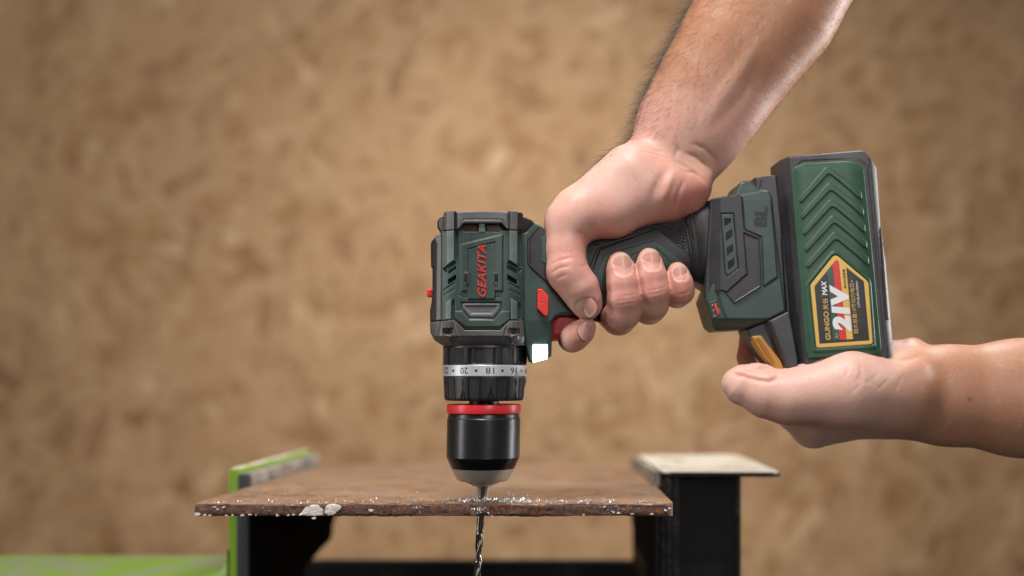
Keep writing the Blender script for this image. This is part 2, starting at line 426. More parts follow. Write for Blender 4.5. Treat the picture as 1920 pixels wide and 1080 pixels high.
gusset('gusset_plate', beam, gx0, YF+0.002, gx1+0.021, YF+0.165, zp_bot-0.001, prof, -0.006, M['dull_black'])
plates('front_web', [box(xg(447.2), xg(470)-0.0003, YF-0.006, YF-0.0015, zb-0.03, zp_bot-0.001, 0.0)], M['pad'], beam)

# right post: black box post under a white painted cap plate
YP = 0.105
xp = lambda px: (px-CX)*S*(DIST*S+YP)/(DIST*S)
zc = at(0, 884, YP)[2]
ztp_ = at(0, 944, -0.012)[2]-0.002
post = thing('steel_post', 'black steel post with worn white painted cap plate, right of the rusty plate', 'steel post', (xp(1315), YP+0.05, zb-0.03))
plates('post_body', [box(xp(1240), xp(1392), YP+0.006, YP+0.150, zb-0.03, zc-0.0034)], M['bsteel'], post, bev=0.002)
plates('inner_flange', [box(xp(1228), xp(1240)-0.0004, YP+0.002, YP+0.165, ztp_, zc-0.0003)], M['scuffed'], post, bev=0.001)
plates('inner_flange_low', [box(xp(1229), xp(1240)-0.0006, YP+0.003, YP+0.165, zb-0.03, ztp_-0.0004)], M['bsteel'], post, bev=0.001)  # lower part of the inner flange, coloured darker than above
V, F = [], []
capol = [(xp(1240), YP-0.006), (xp(1455), YP-0.008), (xp(1462), YP-0.002), (xp(1462)+0.002, YP+0.150), (xp(1458), YP+0.168), (xp(1440), YP+0.175), (xp(1240)+0.001, YP+0.170)]
capp = rnd(capol, 0.006, 4)
N_ = len(capp); jit = lambda: rng.normal(0, 0.0004)
for zz in (zc-0.003, zc-0.0006, zc):
    ins = 0.0006 if zz == zc else 0
    for (x, y) in capp:
        c0 = np.mean(capp, 0); d = np.array([x, y])-c0; d = d/np.hypot(*d)
        V.append((x-d[0]*ins+jit(), y-d[1]*ins+jit(), zz))
for k in range(2):
    for i in range(N_):
        j = (i+1) % N_; F.append((k*N_+i, k*N_+j, (k+1)*N_+j, (k+1)*N_+i))
F += [tuple(range(N_))[::-1], tuple(range(2*N_, 3*N_))]
o = recalc(obj('cap_plate', V, F, M['wpaint'], post, False))
o.data.materials.append(M['bsteel'])
for p in o.data.polygons:
    if abs(p.normal.z) < 0.5 or p.normal.z < 0: p.material_index = 1
gusset('gusset_plate', post, xp(1228)-0.0006, YP+0.004, xp(1228)-0.0010, YP+0.165, zp_bot-0.001,
       [(0, zb-0.03), (0.22, zb-0.03), (0.30, zl(1062, YP+0.05)), (0.42, zl(1046, YP+0.07)), (0.7, zl(1030, YP+0.11)), (0.85, zl(1014, YP+0.14)), (0.93, zl(985, YP+0.15)), (1.0, zl(964, YP+0.16))], 0.005, M['dull_black'])
for xa, xb, dy in ((1241.5, 1249, 0.003), (1249.6, 1262, 0.0045), (1262.6, 1275, 0.0035), (1381, 1391.5, 0.002)):
    plates('web_strip', [box(xp(xa), xp(xb), YP+0.006-dy, YP+0.0056, zb-0.03, zc-0.0036)], M['gsteel'], post, bev=0.0008)
plates('bolt_head', [box(xp(1392)+0.0003, xp(1397), YP+0.03, YP+0.037, zl(935, YP), zl(925, YP))], M['bsteel'], post, bev=0.001)

# black cross bar behind
yb = 0.30
bar = plates('cross_bar', [box(at(470,0,yb)[0], at(1300,0,yb)[0], yb, yb+0.012, at(0,1160,yb)[2], at(0,1052,yb)[2])], M['bsteel'], None, bev=0.002)
tag(bar, 'black steel cross bar behind, low between the green beam and the black post', 'steel bar')

# ================================================================== the rusty plate
n = NT('rusty_steel')
a = n.noise(42, 7, 0.72, 0.7); b = n.noise(260, 6, 0.75, 0.4); d = n.noise(900, 3, 0.7); e = n.noise(14, 4, 0.6, 0.8)
c = n.ramp(b, [(0.30, srgb(66, 48, 42)), (0.46, srgb(104, 76, 62)), (0.56, srgb(146, 106, 72)), (0.68, srgb(184, 128, 74))])
c = n.mix(n.ramp(a, [(0.42, (0,0,0,1)), (0.64, (0.8,0.8,0.8,1))]), c, n.ramp(d, [(0.3, srgb(128, 102, 80)), (0.6, srgb(184, 150, 114))]))
c = n.mix(n.ramp(e, [(0.48, (0,0,0,1)), (0.66, (0.75,0.75,0.75,1))]), c, srgb(150, 116, 88))
n.set(Base_Color=c, Roughness=n.math('ADD', n.math('MULTIPLY', b, 0.4), 0.26), Metallic=0.2)
sv = n.mapping((0.35, 2.6, 1.0), (0, 0, 0.5)); st = n.noise(34, 6, 0.7, 0.5, sv); base_c = c
c = n.mix(n.ramp(st, [(0.47, (0,0,0,1)), (0.62, (0.7,0.7,0.7,1))]), c, srgb(146, 128, 114))
pit = n.noise(520, 2, 0.5); c = n.mix(n.ramp(pit, [(0.66, (0,0,0,1)), (0.72, (0.9,0.9,0.9,1))]), c, srgb(62, 46, 40))
n.set(Base_Color=c); n.bump(n.math('ADD', b, n.math('MULTIPLY', d, 0.5)), 0.6, 0.0006); M['rust'] = n.m
n = NT('rusty_cut_edge')
b = n.noise(420, 6, 0.75, 0.5); a = n.noise(90, 5, 0.7, 0.6); d = n.noise(1500, 3, 0.7)
c = n.ramp(b, [(0.32, srgb(40, 32, 32)), (0.45, srgb(86, 64, 56)), (0.55, srgb(120, 80, 58)), (0.64, srgb(176, 96, 44)), (0.74, srgb(120, 92, 80))])
c = n.mix(n.ramp(a, [(0.44, (0,0,0,1)), (0.6, (0.85,0.85,0.85,1))]), c, n.ramp(d, [(0.35, srgb(64, 50, 48)), (0.65, srgb(112, 88, 80))]))
n.set(Base_Color=c, Roughness=0.6, Metallic=0.2); n.bump(n.math('ADD', b, n.math('MULTIPLY', d, 0.6)), 0.9, 0.0007); M['rust_edge'] = n.m

def fnoise(x, seed, octs=((0.02, 1.0), (0.06, 0.6), (0.17, 0.4), (0.43, 0.25))):
    r = np.random.default_rng(seed); y = np.zeros_like(x, dtype=float)
    for f_, a_ in octs:
        for _ in range(3): y += a_*np.sin(x*f_*r.uniform(0.7, 1.5)+r.uniform(0, 6.28))/3
    return y
YE = -0.012; ztop = at(0, 944, YE)[2]; zbot = at(0, 967.5, YE)[2]
fl, fr = at(365, 944, YE)[0], at(1263, 944, YE)[0]
bl, br = -0.1545, 0.0995; YB = 0.30
NXP = 420; xs = np.linspace(0, 1, NXP)
th = ztop-zbot
ring = [(0.30, 0.0), (0.10, 0.0), (0.03, 0.0), (0.012, 0.0), (0.004, 0.0), (0.0016, -0.0001), (0.0006, -0.0004), (0.0001, -0.0011), (0.0, -0.2*th), (0.0, -0.4*th), (0.0, -0.6*th), (0.0, -0.8*th), (0.0003, -th+0.0006), (0.001, -th), (0.01, -th), (0.1, -th), (0.30, -th)]
V = []; u_ = xs*900
for k, (dy, dz) in enumerate(ring):
    t = dy/0.30
    yy = YE+dy*(YB-YE)/0.30
    x = (fl+(fr-fl)*xs)*(1-t)+(bl+(br-bl)*xs)*t
    edge = math.exp(-dy/0.002)
    yj = fnoise(u_, 3)*0.0005*edge+fnoise(u_, 20+k)*0.00035*edge
    # the right front corner is rounded
    cr = np.clip((u_-884)/16, 0, 1); yj = yj+edge*0.004*cr**2.5
    zj = fnoise(u_, 40+k)*0.00022*edge
    if -dz > 0.9*th: zj = zj-np.clip(fnoise(u_, 77), 0, 2)*0.0008*math.exp(-dy/0.004)
    V.append(np.stack([x, yy+yj, ztop+dz+zj], 1))
nr = len(ring); F = []
for k in range(nr-1):
    for i in range(NXP-1): F.append((k*NXP+i, k*NXP+i+1, (k+1)*NXP+i+1, (k+1)*NXP+i))
for i in range(NXP-1): F.append(((nr-1)*NXP+i, (nr-1)*NXP+i+1, i+1, i))
F.append(tuple(k*NXP for k in range(nr))); F.append(tuple(k*NXP+NXP-1 for k in range(nr-1, -1, -1)))
Vp = np.concatenate(V)
plate = recalc(obj('steel_plate', Vp, F, M['rust'], None, True, base=((fl+fr)/2, 0.12, zbot)))
plate.data.materials.append(M['rust_edge'])
for p in plate.data.polygons:
    if p.normal.y < -0.5: p.material_index = 1
sharp(plate, 40)
tag(plate, 'thick rusty brown steel plate being drilled, held level between green beam and black post', 'steel plate')
# ledges that carry the plate
plates('support_ledge', [box(xg(470)+0.0152, xg(470)+0.0240, YF+0.03, YF+0.12, zbot-0.0075, zbot-0.0012)], M['bsteel'], beam, bev=0.0006)
plates('support_ledge', [box(xp(1228)-0.014, xp(1228)-0.0062, YP+0.03, YP+0.12, zbot-0.0075, zbot-0.0012)], M['bsteel'], post, bev=0.0006)
# white paint left on the front edge: thin crusts with ragged outlines
n = NT('flaking_white_paint'); a = n.noise(500, 5, 0.7)
n.set(Base_Color=n.ramp(a, [(0.3, srgb(196, 180, 168)), (0.6, srgb(224, 214, 206))]), Roughness=0.7); n.bump(a, 0.5, 0.0004); M['flake'] = n.m
def flake(pts, seed, th_=0.0005, yoff=0.0):
    r = np.random.default_rng(seed); p = np.array(pts, float); q = []
    for i in range(len(p)):
        a_, b_ = p[i], p[(i+1) % len(p)]
        m = max(2, int(np.hypot(*(b_-a_))/1.6))
        for j in range(m): q.append(a_+(b_-a_)*j/m+r.normal(0, 0.55, 2))
    q = np.array(q); c0 = q.mean(0); V = []; m = len(q)
    for s_, dep in ((1.0, 0.0012), (1.0, -0.0003), (0.86, -0.0003-th_), (0.45, -0.0004-th_)):
        for x, y in c0+(q-c0)*s_:
            w_ = at(x, y, YE); V.append((w_[0], YE+dep+yoff+r.normal(0, 0.00006), w_[2]))
    F = []
    for k in range(3):
        for i in range(m): j = (i+1) % m; F.append((k*m+i, k*m+j, (k+1)*m+j, (k+1)*m+i))
    F.append(tuple(range(3*m, 4*m)))
    return recalc(obj('paint_flake', V, F, M['flake'], plate, False))
flake([(560, 966), (568, 958), (573, 951), (584, 947), (594, 946), (601, 951), (607, 955), (606, 966), (590, 967.5)], 1)
flake([(608, 962), (610, 951), (616, 946), (626, 945), (638, 947), (640, 952), (634, 959), (626, 965), (616, 967)], 2)
flake([(690, 956), (697, 954), (701, 957), (697, 960), (693, 960)], 3)
flake([(365, 962), (373, 961), (378, 965), (372, 968), (366, 968)], 4)
for i, (x, y, r_) in enumerate(((402, 951, 4), (409, 955, 3), (420, 951, 4), (384, 966, 4), (393, 966.5, 3), (455, 966, 4), (468, 965, 4), (480, 966, 3), (494, 952, 3), (505, 958, 3), (520, 966, 4), (541, 966, 4), (550, 965, 4), (1248, 957, 5), (1255, 953, 3), (1160, 962, 5), (1150, 961, 3), (1134, 950, 3), (1185, 964, 3), (1222, 964, 4), (1094, 965, 3), (436, 966, 3), (425, 967, 3), (589, 972, 5))):
    rr = np.random.default_rng(100+i); k = 7
    flake([(x+r_*(0.5+0.6*rr.random())*math.cos(j/k*6.283)*1.0, y+0.42*r_*(0.7+0.6*rr.random())*math.sin(j/k*6.283)) for j in range(k)], 200+i, 0.0003)
# bright drill shavings lying along the edge
V, F = [], []
def chip(x, y, z, s, r):
    th_ = r.uniform(0, 6.28); ph = r.uniform(-0.9, 0.9); rad = s*r.uniform(0.35, 0.8); m = r.integers(4, 9); wd = s*r.uniform(0.2, 0.5)
    k0 = len(V); tw = r.uniform(0.3, 0.75); lift = s*0.4
    ax = np.array([math.cos(th_)*math.cos(ph), math.sin(th_)*math.cos(ph), math.sin(ph)])
    b1 = np.cross(ax, (0.3, 0.5, 0.8)); b1 /= np.linalg.norm(b1); b2 = np.cross(ax, b1)
    for i in range(m):
        t = i*tw; pt = np.array([x, y, z+lift])+ax*(i*wd*0.45)+rad*(b1*math.cos(t)+b2*math.sin(t))
        V.append(tuple(pt-ax*wd/2)); V.append(tuple(pt+ax*wd/2))
    for i in range(m-1): F.append((k0+2*i, k0+2*i+1, k0+2*i+3, k0+2*i+2))
r = np.random.default_rng(9)
def spot(px, depth): 
    w_ = at(px, 944, YE); return w_[0], YE+depth, ztop+0.0002
for i in range(180):
    px = r.normal(908, 34); x, y, z = spot(px, abs(r.normal(0.003, 0.007))+0.0006); chip(x, y, z+abs(r.normal(0, 0.0005)), r.uniform(0.0008, 0.0020), r)
for i in range(170):
    px = r.normal(972, 24); x, y, z = spot(px, abs(r.normal(0.0025, 0.004))+0.0004); chip(x, y, z+abs(r.normal(0, 0.0004)), r.uniform(0.0007, 0.0020), r)
for cx_ in (1049, 1062, 1092, 1102, 1136, 1146, 1200, 1210):
    for i in range(9):
        x, y, z = spot(cx_+r.normal(0, 2.2), 0.006+r.normal(0, 0.0012)); chip(x, y, z, r.uniform(0.0011, 0.0023), r)
for i in range(130):
    px = r.uniform(385, 860); x, y, z = spot(px, abs(r.normal(0.002, 0.006))+0.0004); chip(x, y, z, r.uniform(0.0004, 0.0011), r)
for cx_ in (446, 508, 576, 613, 655, 700, 744, 780):
    for i in range(7):
        x, y, z = spot(cx_+r.normal(0, 4), 0.006+abs(r.normal(0, 0.004))); chip(x, y, z, r.uniform(0.0007, 0.0016), r)
for i in range(70):
    px = r.uniform(400, 1240); x, y, z = spot(px, r.uniform(0.01, 0.07)); chip(x, y, z, r.uniform(0.0004, 0.0010), r)
for i in range(40):                                      # caught on the front edge below the bit
    w_ = at(r.normal(898, 9), 955+abs(r.normal(4, 4)), YE); chip(w_[0], YE-0.0006, min(w_[2], ztop-0.001), r.uniform(0.0009, 0.0020), r)
for i in range(50):
    w_ = at(r.choice((785, 770, 1130, 1155, 1170)) + r.normal(0, 12), r.uniform(948, 962), YE); chip(w_[0], YE-0.0004, w_[2], r.uniform(0.0006, 0.0015), r)
for i in range(90):                                      # the little heap round the bit
    a_, q_ = r.uniform(0, 6.28), 0.0026+abs(r.normal(0, 0.0022)); hx = at(901, 941, 0.0)[0]
    chip(hx+q_*math.cos(a_)*1.5, max(YE+0.0006, q_*math.sin(a_)), ztop+0.0002+abs(r.normal(0, 0.0009))*max(0, 1-q_/0.007), r.uniform(0.0009, 0.0022), r)
chips = obj('metal_shavings', V, F, M['chips'], None, False, kind='stuff')
tag(chips, 'bright curled metal shavings scattered along the front edge of the rusty plate', 'metal shavings')
# ================================================================== the cordless drill
drill = thing('cordless_drill', 'green and dark grey cordless drill with red lettering, pointing straight down, its lamp lit', 'drill', W([(903, 905, 0)])[0])
AX = lambda y: 907.5-0.017*(y-650)
def zb(x, y=None, a=98.0, zm=82.0, p=2.7): return zm*np.clip(1-np.abs((x-905)/a)**p, 0.02, 1)**(1/p)
Z = lambda off: (lambda x, y: zb(x)+off)

# motor housing: green shell
shell = [(826, 431), (868, 431), (873, 434), (898, 434), (909, 434), (935, 434), (942, 431), (981, 431), (984, 445), (984, 600), (955, 600), (937, 618), (871.5, 618), (852, 599), (826, 601)]
vent = lambda p, d=-12: (p, d, 1.6)
shell_feats = [
    ([(864.6, 459), (942.4, 440), (942.4, 546), (865, 546)], 3.2, 3.0),            # raised brand panel
    ([(876.5, 467), (928.6, 453.6), (928.6, 561.5), (875.7, 561.5)], -1.6, 1.6),
    ([(864, 566.5), (940.5, 566.5), (940.5, 579), (926.5, 598), (879, 597), (865, 579)], -3.0, 2.0),
    ([(852, 584), (866, 584), (880, 600), (926, 600), (942, 584), (956, 584), (956, 600), (936, 613), (873, 613), (852, 596)], 2.4, 2.2),
    ([(851, 434), (858, 434), (858, 482), (851, 492)], -6.0, 2.0), ([(970, 434), (978, 434), (978, 500), (970, 500)], -7.0, 2.5), ([(845.5, 566), (852, 562), (852, 599), (845.5, 599)], -4, 2), ([(970, 566), (977, 570), (977, 599), (970, 599)], -5, 2),
    vent([(840.4, 524), (855, 515.5), (855, 522.5), (840.4, 532)]), vent([(841, 508), (855, 499), (855, 503), (841, 513)], -7),
    vent([(951.4, 515.5), (968, 525), (968, 532.6), (952, 524)]), vent([(951.4, 498), (968, 506), (968, 512), (952, 504)], -7),
    vent([(830, 503), (853, 489.5), (854.5, 494), (834, 510)], -6), vent([(953, 489.5), (978, 503), (974, 510), (951.5, 494)], -6),
]
shell_grooves = [([(831, 543), (852, 531)], 1.6, 1.3), ([(831, 553), (850, 543)], 1.0, 1.6), ([(955, 531), (974, 541)], 1.6, 1.3), ([(955, 543), (974, 552)], 1.0, 1.6),
                 ([(858, 552), (868, 557), (938, 557)], 0.7, 1.2), ([(846, 600), (873, 616), (936, 616), (958, 600)], 0.8, 1.2)]
housing = relief('motor_housing', shell, M['green'], drill, Z(0), 0.9, 2.2, None, shell_feats, shell_grooves, mirror=True)
# near-black sheets, colour in place of the shade in the openings
for p in ([(839, 522), (856.5, 513), (856.5, 525), (839, 534)], [(950, 513), (969, 523), (969, 535), (950, 526)]):
    relief('vent_slot', [(x*0.86+sum(a for a, b in p)/4*0.14, y*0.86+sum(b for a, b in p)/4*0.14) for x, y in p], M['hole_shade'], drill, Z(-10.5), 1.2, 0.3, zback=40)
for sx in (873.7, 930.3):
    relief('vent_slot', [(sx-3.2, 514), (sx+2.6, 514.6), (sx+3.2, 526), (sx+0.4, 529), (sx-3.2, 528.5)], M['hole_shade'], drill, Z(4.6), 0.8, 0.3, zback=60)
    q = 1 if sx < 900 else -1
    relief('slot_frame', [(sx-q*4.5, 510), (sx+q*5.2, 510), (sx+q*5.8, 530), (sx+q*2, 536), (sx-q*3, 536)], M['green'], drill, Z(4.2), 0.9, 1.2, zback=60)
relief('brand_plate', [(877.3, 468.3), (927.8, 455.2), (927.8, 560.7), (876.6, 560.7)], M['green'], drill, Z(2.0), 1.0, 0.7, zback=60)
# red raised lettering
lettering('GEAKITA', (911.5, 556.5), (0, -1), 97, 16.0, Z(4.0), M['logo_red'], drill, 0.28, 0.008, 2.5, name='brand_lettering')
# inset dark trapezoid
relief('grip_inset', [(866.5, 569), (938, 569), (938, 579), (925, 595.5), (880.5, 594.5), (868, 579)], M['grey'], drill, Z(-0.6), 0.9, 1.6, None,
       [([(873, 573.5), (932, 573.5), (931, 578), (922, 588), (884, 588), (874, 578)], -2.2, 2.6)], zback=55)
# raised ribs
rib_u = lambda x0, x1, ya, yb_: [(x0, 432), (x1, 432), (x1, ya), (x0, yb_)]
relief('rib', rib_u(836.5, 851.3, 488, 497.5), M['green_lit'], drill, Z(5.5), 0.9, 1.6, zback=30)
relief('rib', rib_u(955.5, 970.2, 497.5, 488)[:2]+[(970.2, 497.5), (955.5, 488)], M['green_lit'], drill, Z(5.5), 0.9, 1.6, zback=30)
relief('rib', [(834.4, 567), (846, 560), (845.5, 599), (833.7, 599)], M['green_lit'], drill, Z(4.5), 0.9, 1.8, zback=30)
relief('rib', [(958, 559), (970.5, 566.5), (970.5, 599), (958, 599)], M['green_lit'], drill, Z(4.5), 0.9, 1.8, zback=30)
# rear cap
cap_back = [(818, 411), (822, 406), (830, 403), (981, 403), (1000, 409), (1003, 416), (988, 433), (826, 433), (818, 424)]
relief('rear_cap', cap_back, M['black'], drill, lambda x, y: np.minimum(zb(x, a=106, zm=74), 66), 1.0, 4, mirror=True, rad=3)
relief('rear_cap_flank', [(831, 396.5), (855, 395.2), (858, 398.5), (858, 431.3), (831, 431.3)], M['black'], drill, Z(2), 0.9, 2.0, zback=0, rad=2)
relief('rear_cap_flank', [(951, 397.5), (955, 395), (979, 396.5), (981, 400), (981, 431.3), (953, 431.3)], M['black'], drill, Z(2), 0.9, 2.0, zback=0, rad=2)
for x0, x1 in ((837, 851.3), (956.2, 970.4)):
    relief('cap_rib', [(x0, 395), (x1, 395), (x1, 431), (x0, 431)], M['grey'], drill, Z(6), 0.9, 1.4, zback=20)
relief('cap_centre', [(857.8, 400), (860, 398.3), (872, 397), (905, 396.2), (940, 397), (949, 398), (952, 400), (954, 430.5), (949, 428), (941.5, 419.3), (869, 419.3), (862, 427), (857.8, 430.5)], M['grey'], drill, Z(6.5), 0.9, 2.6, None, (),
       [([(862, 424), (869.5, 412.5), (941, 412.5), (950, 424)], 1.0, 1.0)], zback=0)
for s_ in (1, -1):
    f = lambda x: x if s_ == 1 else 1810.5-x
    q = [(f(x), y) for x, y in ((864, 425), (870, 418.5), (899, 418.5), (899, 433.5), (872, 433.5))]
    relief('motor_vent', q, M['copper'], drill, Z(-13), 1.2, 0.5, zback=20)
relief('vent_post', [(898.5, 419), (909, 419), (910, 436), (897.5, 436)], M['green_lit'], drill, Z(1.5), 0.9, 1.5, zback=20)
# front gearbox collar
gb = [(803, 603), (826, 602), (852, 600), (871.5, 619), (937, 619), (955.5, 601), (982, 601), (984, 640), (979, 648), (829, 648), (813, 638), (804, 622)]
relief('gearbox_collar', gb, M['gearbox'], drill, lambda x, y: zb(x, a=106, zm=84)+3-0.9*np.clip(y-630, 0, 20)-0.0*x, 0.9, 2.4, None,
       [([(832, 600), (846, 600), (846, 616), (832, 616)], 4, 2), ([(958, 600), (972, 600), (972, 616), (958, 616)], 4, 2),
        ([(831.5, 624), (845.5, 631), (845.5, 644), (832, 636)], 5, 2.2), ([(958, 631), (972, 624), (972, 636), (958, 644)], 5, 2.2),
        ([(830, 616), (850, 616), (850, 626), (830, 626)], -6, 2), ([(954, 616), (974, 616), (974, 626), (954, 626)], -6, 2)],
       [([(853, 604), (862, 632), (838, 646)], 1.8, 1.2), ([(952, 604), (944, 632), (968, 646)], 1.8, 1.2), ([(858, 633), (946, 633)], 1.2, 1.6), ([(826, 604), (818, 634)], 1.5, 1.5)], mirror=True)
def screw(x, y, zc_, r=5.2):
    t = np.arange(20)/20*6.283; P_ = []; F = []
    for rr, zz in ((r, -4), (r, -0.6), (r*0.86, 0), (r*0.45, 0), (r*0.40, -2.5)):
        P_.append(np.stack([x+rr*np.cos(t), y+rr*np.sin(t)*0.9, np.full(20, zc_+zz)], 1))
    for k in range(4): F += [(k*20+i, (k+1)*20+i, (k+1)*20+(i+1) % 20, k*20+(i+1) % 20) for i in range(20)]
    F.append(tuple(range(80, 100))); return recalc(obj('screw', W(np.concatenate(P_)), F, M['ink'], drill, False))
screw(840, 620.5, zb(840.)+4.0); screw(964, 620.5, zb(964.)+4.0)
# bumper strip on the outer side, with the sliding selector
relief('side_bumper', [(806, 447), (810, 443), (815, 438), (826, 435), (829, 452), (829, 601), (803, 602), (802.3, 580), (805.5, 565), (807.5, 548), (807.5, 500), (804.5, 495), (804, 452)], M['black'], drill,
       lambda x, y: 30+np.clip((x-803)*1.1, 0, 30), 1.0, 5, mirror=True)
relief('bumper_edge', [(812, 443), (815, 438.5), (825.5, 436.5), (827, 452), (825.5, 599), (815.5, 600.5), (816.8, 455)], M['grey'], drill, lambda x, y: 47+(x-812)*0.8, 0.9, 2.2, zback=10)
relief('bumper_edge', [(816, 604), (825, 603), (825, 613), (818, 609)], M['gearbox'], drill, lambda x, y: 52+(x-812)*0.8, 0.9, 1.5, zback=20)
relief('speed_selector', [(795, 539), (797, 537.5), (810, 537), (810, 552.5), (797, 552.5), (795.5, 550)], M['red'], drill, 14, 0.9, 2.5, mirror=True)

# neck between motor and handle, lamp column
neck = [(979, 436), (988, 431), (1003, 414), (1012, 418), (1024, 438), (1046, 470), (1070, 530), (1092, 590), (1054, 590.5), (1043, 594.5), (1036.5, 604), (1034.8, 667), (1027, 673), (1000, 681), (992, 677), (984, 646), (981, 600)]
relief('neck_shell', neck, M['green'], drill, lambda x, y: 62-0.10*np.clip(y-600, 0, 80)-10*np.clip((x-1030)/60, 0, 1), 1.0, 5, 6, (),
       [([(1054, 588), (1042, 594), (1033, 606), (1031.5, 650)], 1.6, 1.4), ([(1086, 586.5), (1054, 587)], 1.6, 1.4)], mirror=True)
relief('neck_grip', [(988.5, 446), (1010, 419), (1023.5, 428), (1040, 468), (1064, 541), (1047.5, 549), (994, 501), (988, 490)], M['dark'], drill, 64.5, 1.0, 2.4, None, (),
       [([(993, 449), (1009, 428)], 1.3, 1.2), ([(993, 449), (993, 494)], 1.3, 1.2)], zback=30)
relief('neck_panel', [(1013.5, 446), (1024, 437), (1044, 490), (1040, 508), (1014, 488.5)], M['green'], drill, 65.5, 1.0, 1.6, zback=40)
relief('direction_switch', [(1007.8, 542), (1010, 541), (1016.8, 541), (1029.4, 555), (1028, 592), (1021.5, 592), (1007.8, 579)], M['red'], drill, 71, 0.8, 1.5, 3, [], [([(1019, 558), (1014, 568), (1022, 566), (1017, 577)], 0.5, 0.9)], zback=50)
for i in range(7):
    y = 508+i*9.0
    relief('grip_tooth', [(979, y), (982.5, y+1.5), (983, y+6), (979, y+7.5)], M['green_lit'], drill, 60, 0.9, 1.2, zback=30)
relief('trigger', [(1027, 641), (1027, 612), (1031, 596), (1044, 584), (1092, 584), (1100, 612), (1084, 634), (1060, 636), (1040, 638)], M['trigger_red'], drill, lambda x, y: 44+0*x, 1.1, 14, 16, mirror=True, rad=6)
# lamp
led_housing = relief('work_lamp', [(999.5, 646.5), (1001, 645.5), (1026, 645.5), (1027, 647), (1027, 672.5), (1000, 680)], M['led'], drill, 60.5, 0.8, 3, 3, zback=30)

# handle
ha, hb = np.array([1065., 520.]), np.array([1303., 452.])
hd = (hb-ha)/np.hypot(*(hb-ha)); hn = np.array([-hd[1], hd[0]])
def hz(x, y):
    q = (x-ha[0])*hn[0]+(y-ha[1])*hn[1]
    return 56*np.clip(1-np.abs(q/78)**2.4, 0.02, 1)**(1/2.4)
handle_poly = [(1060, 480), (1100, 438), (1150, 412), (1225, 388), (1290, 376), (1302, 388), (1308, 470), (1304, 524), (1262, 542), (1200, 572), (1148, 598), (1136, 603), (1122, 600), (1100, 592), (1062, 570)]
def weave(x, y, sd):
    m = poly_sdf(np.stack([x, y], 1), [(1170, 432), (1286, 402), (1288, 470), (1236, 424), (1128, 458), (1110, 462)]) < 0
    u = (x*0.9+y*0.45); v = (-x*0.45+y*0.9)
    wv = np.where((np.floor(v/5.5) % 2) > 0, np.sin(u*1.15), np.sin(u*1.15+2.2))*0.9+0.9*np.abs(np.sin(v/5.5*math.pi))
    return np.where(m, wv-0.8, 0)
relief('handle', handle_poly, M['dark'], drill, hz, 1.0, 5, None,
       [([(1108, 520), (1126, 466), (1236, 424), (1290, 470), (1308, 498), (1300, 540), (1130, 620)], 1.8, 2.0)],
       [([(1100, 515), (1120, 462), (1236, 425)], 1.2, 1.1), ([(1236, 425), (1290, 471)], 1.2, 1.1), ([(1284, 404), (1290, 440), (1303, 500)], 1.6, 1.3), ([(1276, 407), (1282, 455)], 1.2, 1.0)], mirror=True, extra=weave)
relief('handle_panel', [(1117, 521), (1133, 475), (1232, 447), (1300, 503), (1290, 530), (1140, 590)], M['green'], drill, lambda x, y: hz(x, y)+2.4, 1.0, 1.6, None, (),
       [([(1140, 520), (1146, 490), (1232, 462), (1262, 492)], 1.0, 1.0)], zback=20, rad=3)
boot = [(1288, 409), (1294, 398), (1304, 388), (1318, 377), (1336, 370), (1341, 372), (1347, 440), (1342, 544), (1324, 534), (1304, 524), (1298, 510), (1302, 470)]
relief('handle_boot', boot, M['black'], drill, lambda x, y: 60+8*np.sin(np.clip((x-1295)/45, 0, 1)*math.pi*0.6)-22*np.clip(np.abs((y-452-(x-1300)*0.1)/82), 0, 1)**3, 1.0, 4, 6, (), [([(1302, 392), (1309, 470), (1304, 520)], 1.4, 1.2)], mirror=True, rad=4)

# foot of the handle: green shell, grey block, vents
foot = [(1378, 366), (1384, 352), (1388, 342), (1396, 337), (1409, 337), (1425, 353), (1443, 356), (1449, 370), (1456, 440), (1474, 584), (1437, 603), (1403, 617), (1347, 621), (1338, 613), (1323, 561), (1340, 520), (1370, 440)]
relief('foot_shell', foot, M['green'], drill, lambda x, y: 80-6*np.clip((375-y)/40, 0, 1)-26*np.clip((y-596)/26, 0, 1)**1.5, 1.0, 5, 6,
       [([(1391, 366), (1446, 356), (1459, 520), (1432, 539), (1428, 444), (1397, 431)], 2.4, 2.2)],
       [([(1445, 357), (1450, 420), (1458, 519), (1432, 538)], 1.6, 1.2), ([(1346, 552), (1352, 575), (1362, 600), (1374, 610)], 1.6, 1.8)], mirror=0.6, rad=3)
block = [(1333, 373), (1340, 371), (1380, 365), (1391, 368), (1393, 400), (1395.5, 431.5), (1424, 444), (1426, 490), (1428, 538), (1377, 570), (1358, 547), (1351, 545), (1323, 560), (1322, 545), (1328, 470)]
relief('foot_block', block, M['dark'], drill, lambda x, y: 84-8*np.clip((1350-x)/20, 0, 1), 1.0, 2.6, 3,
       [([(1350.5, 400), (1375, 400), (1384.5, 503), (1365, 519.5), (1359, 514)], -1.4, 1.4), ([(1394, 437), (1421, 448), (1424.5, 536), (1377, 566), (1361, 549.5), (1401, 514)], -2.2, 2.0)],
       [([(1394, 437), (1400.5, 513.5), (1360, 550)], 0.6, 1.2)], zback=50, rad=2)
relief('vent_frame', [(1352.2, 402), (1374, 402), (1383, 502.5), (1365.3, 517), (1360.6, 512.6)], M['green'], drill, 84.4, 0.9, 1.2, zback=70)
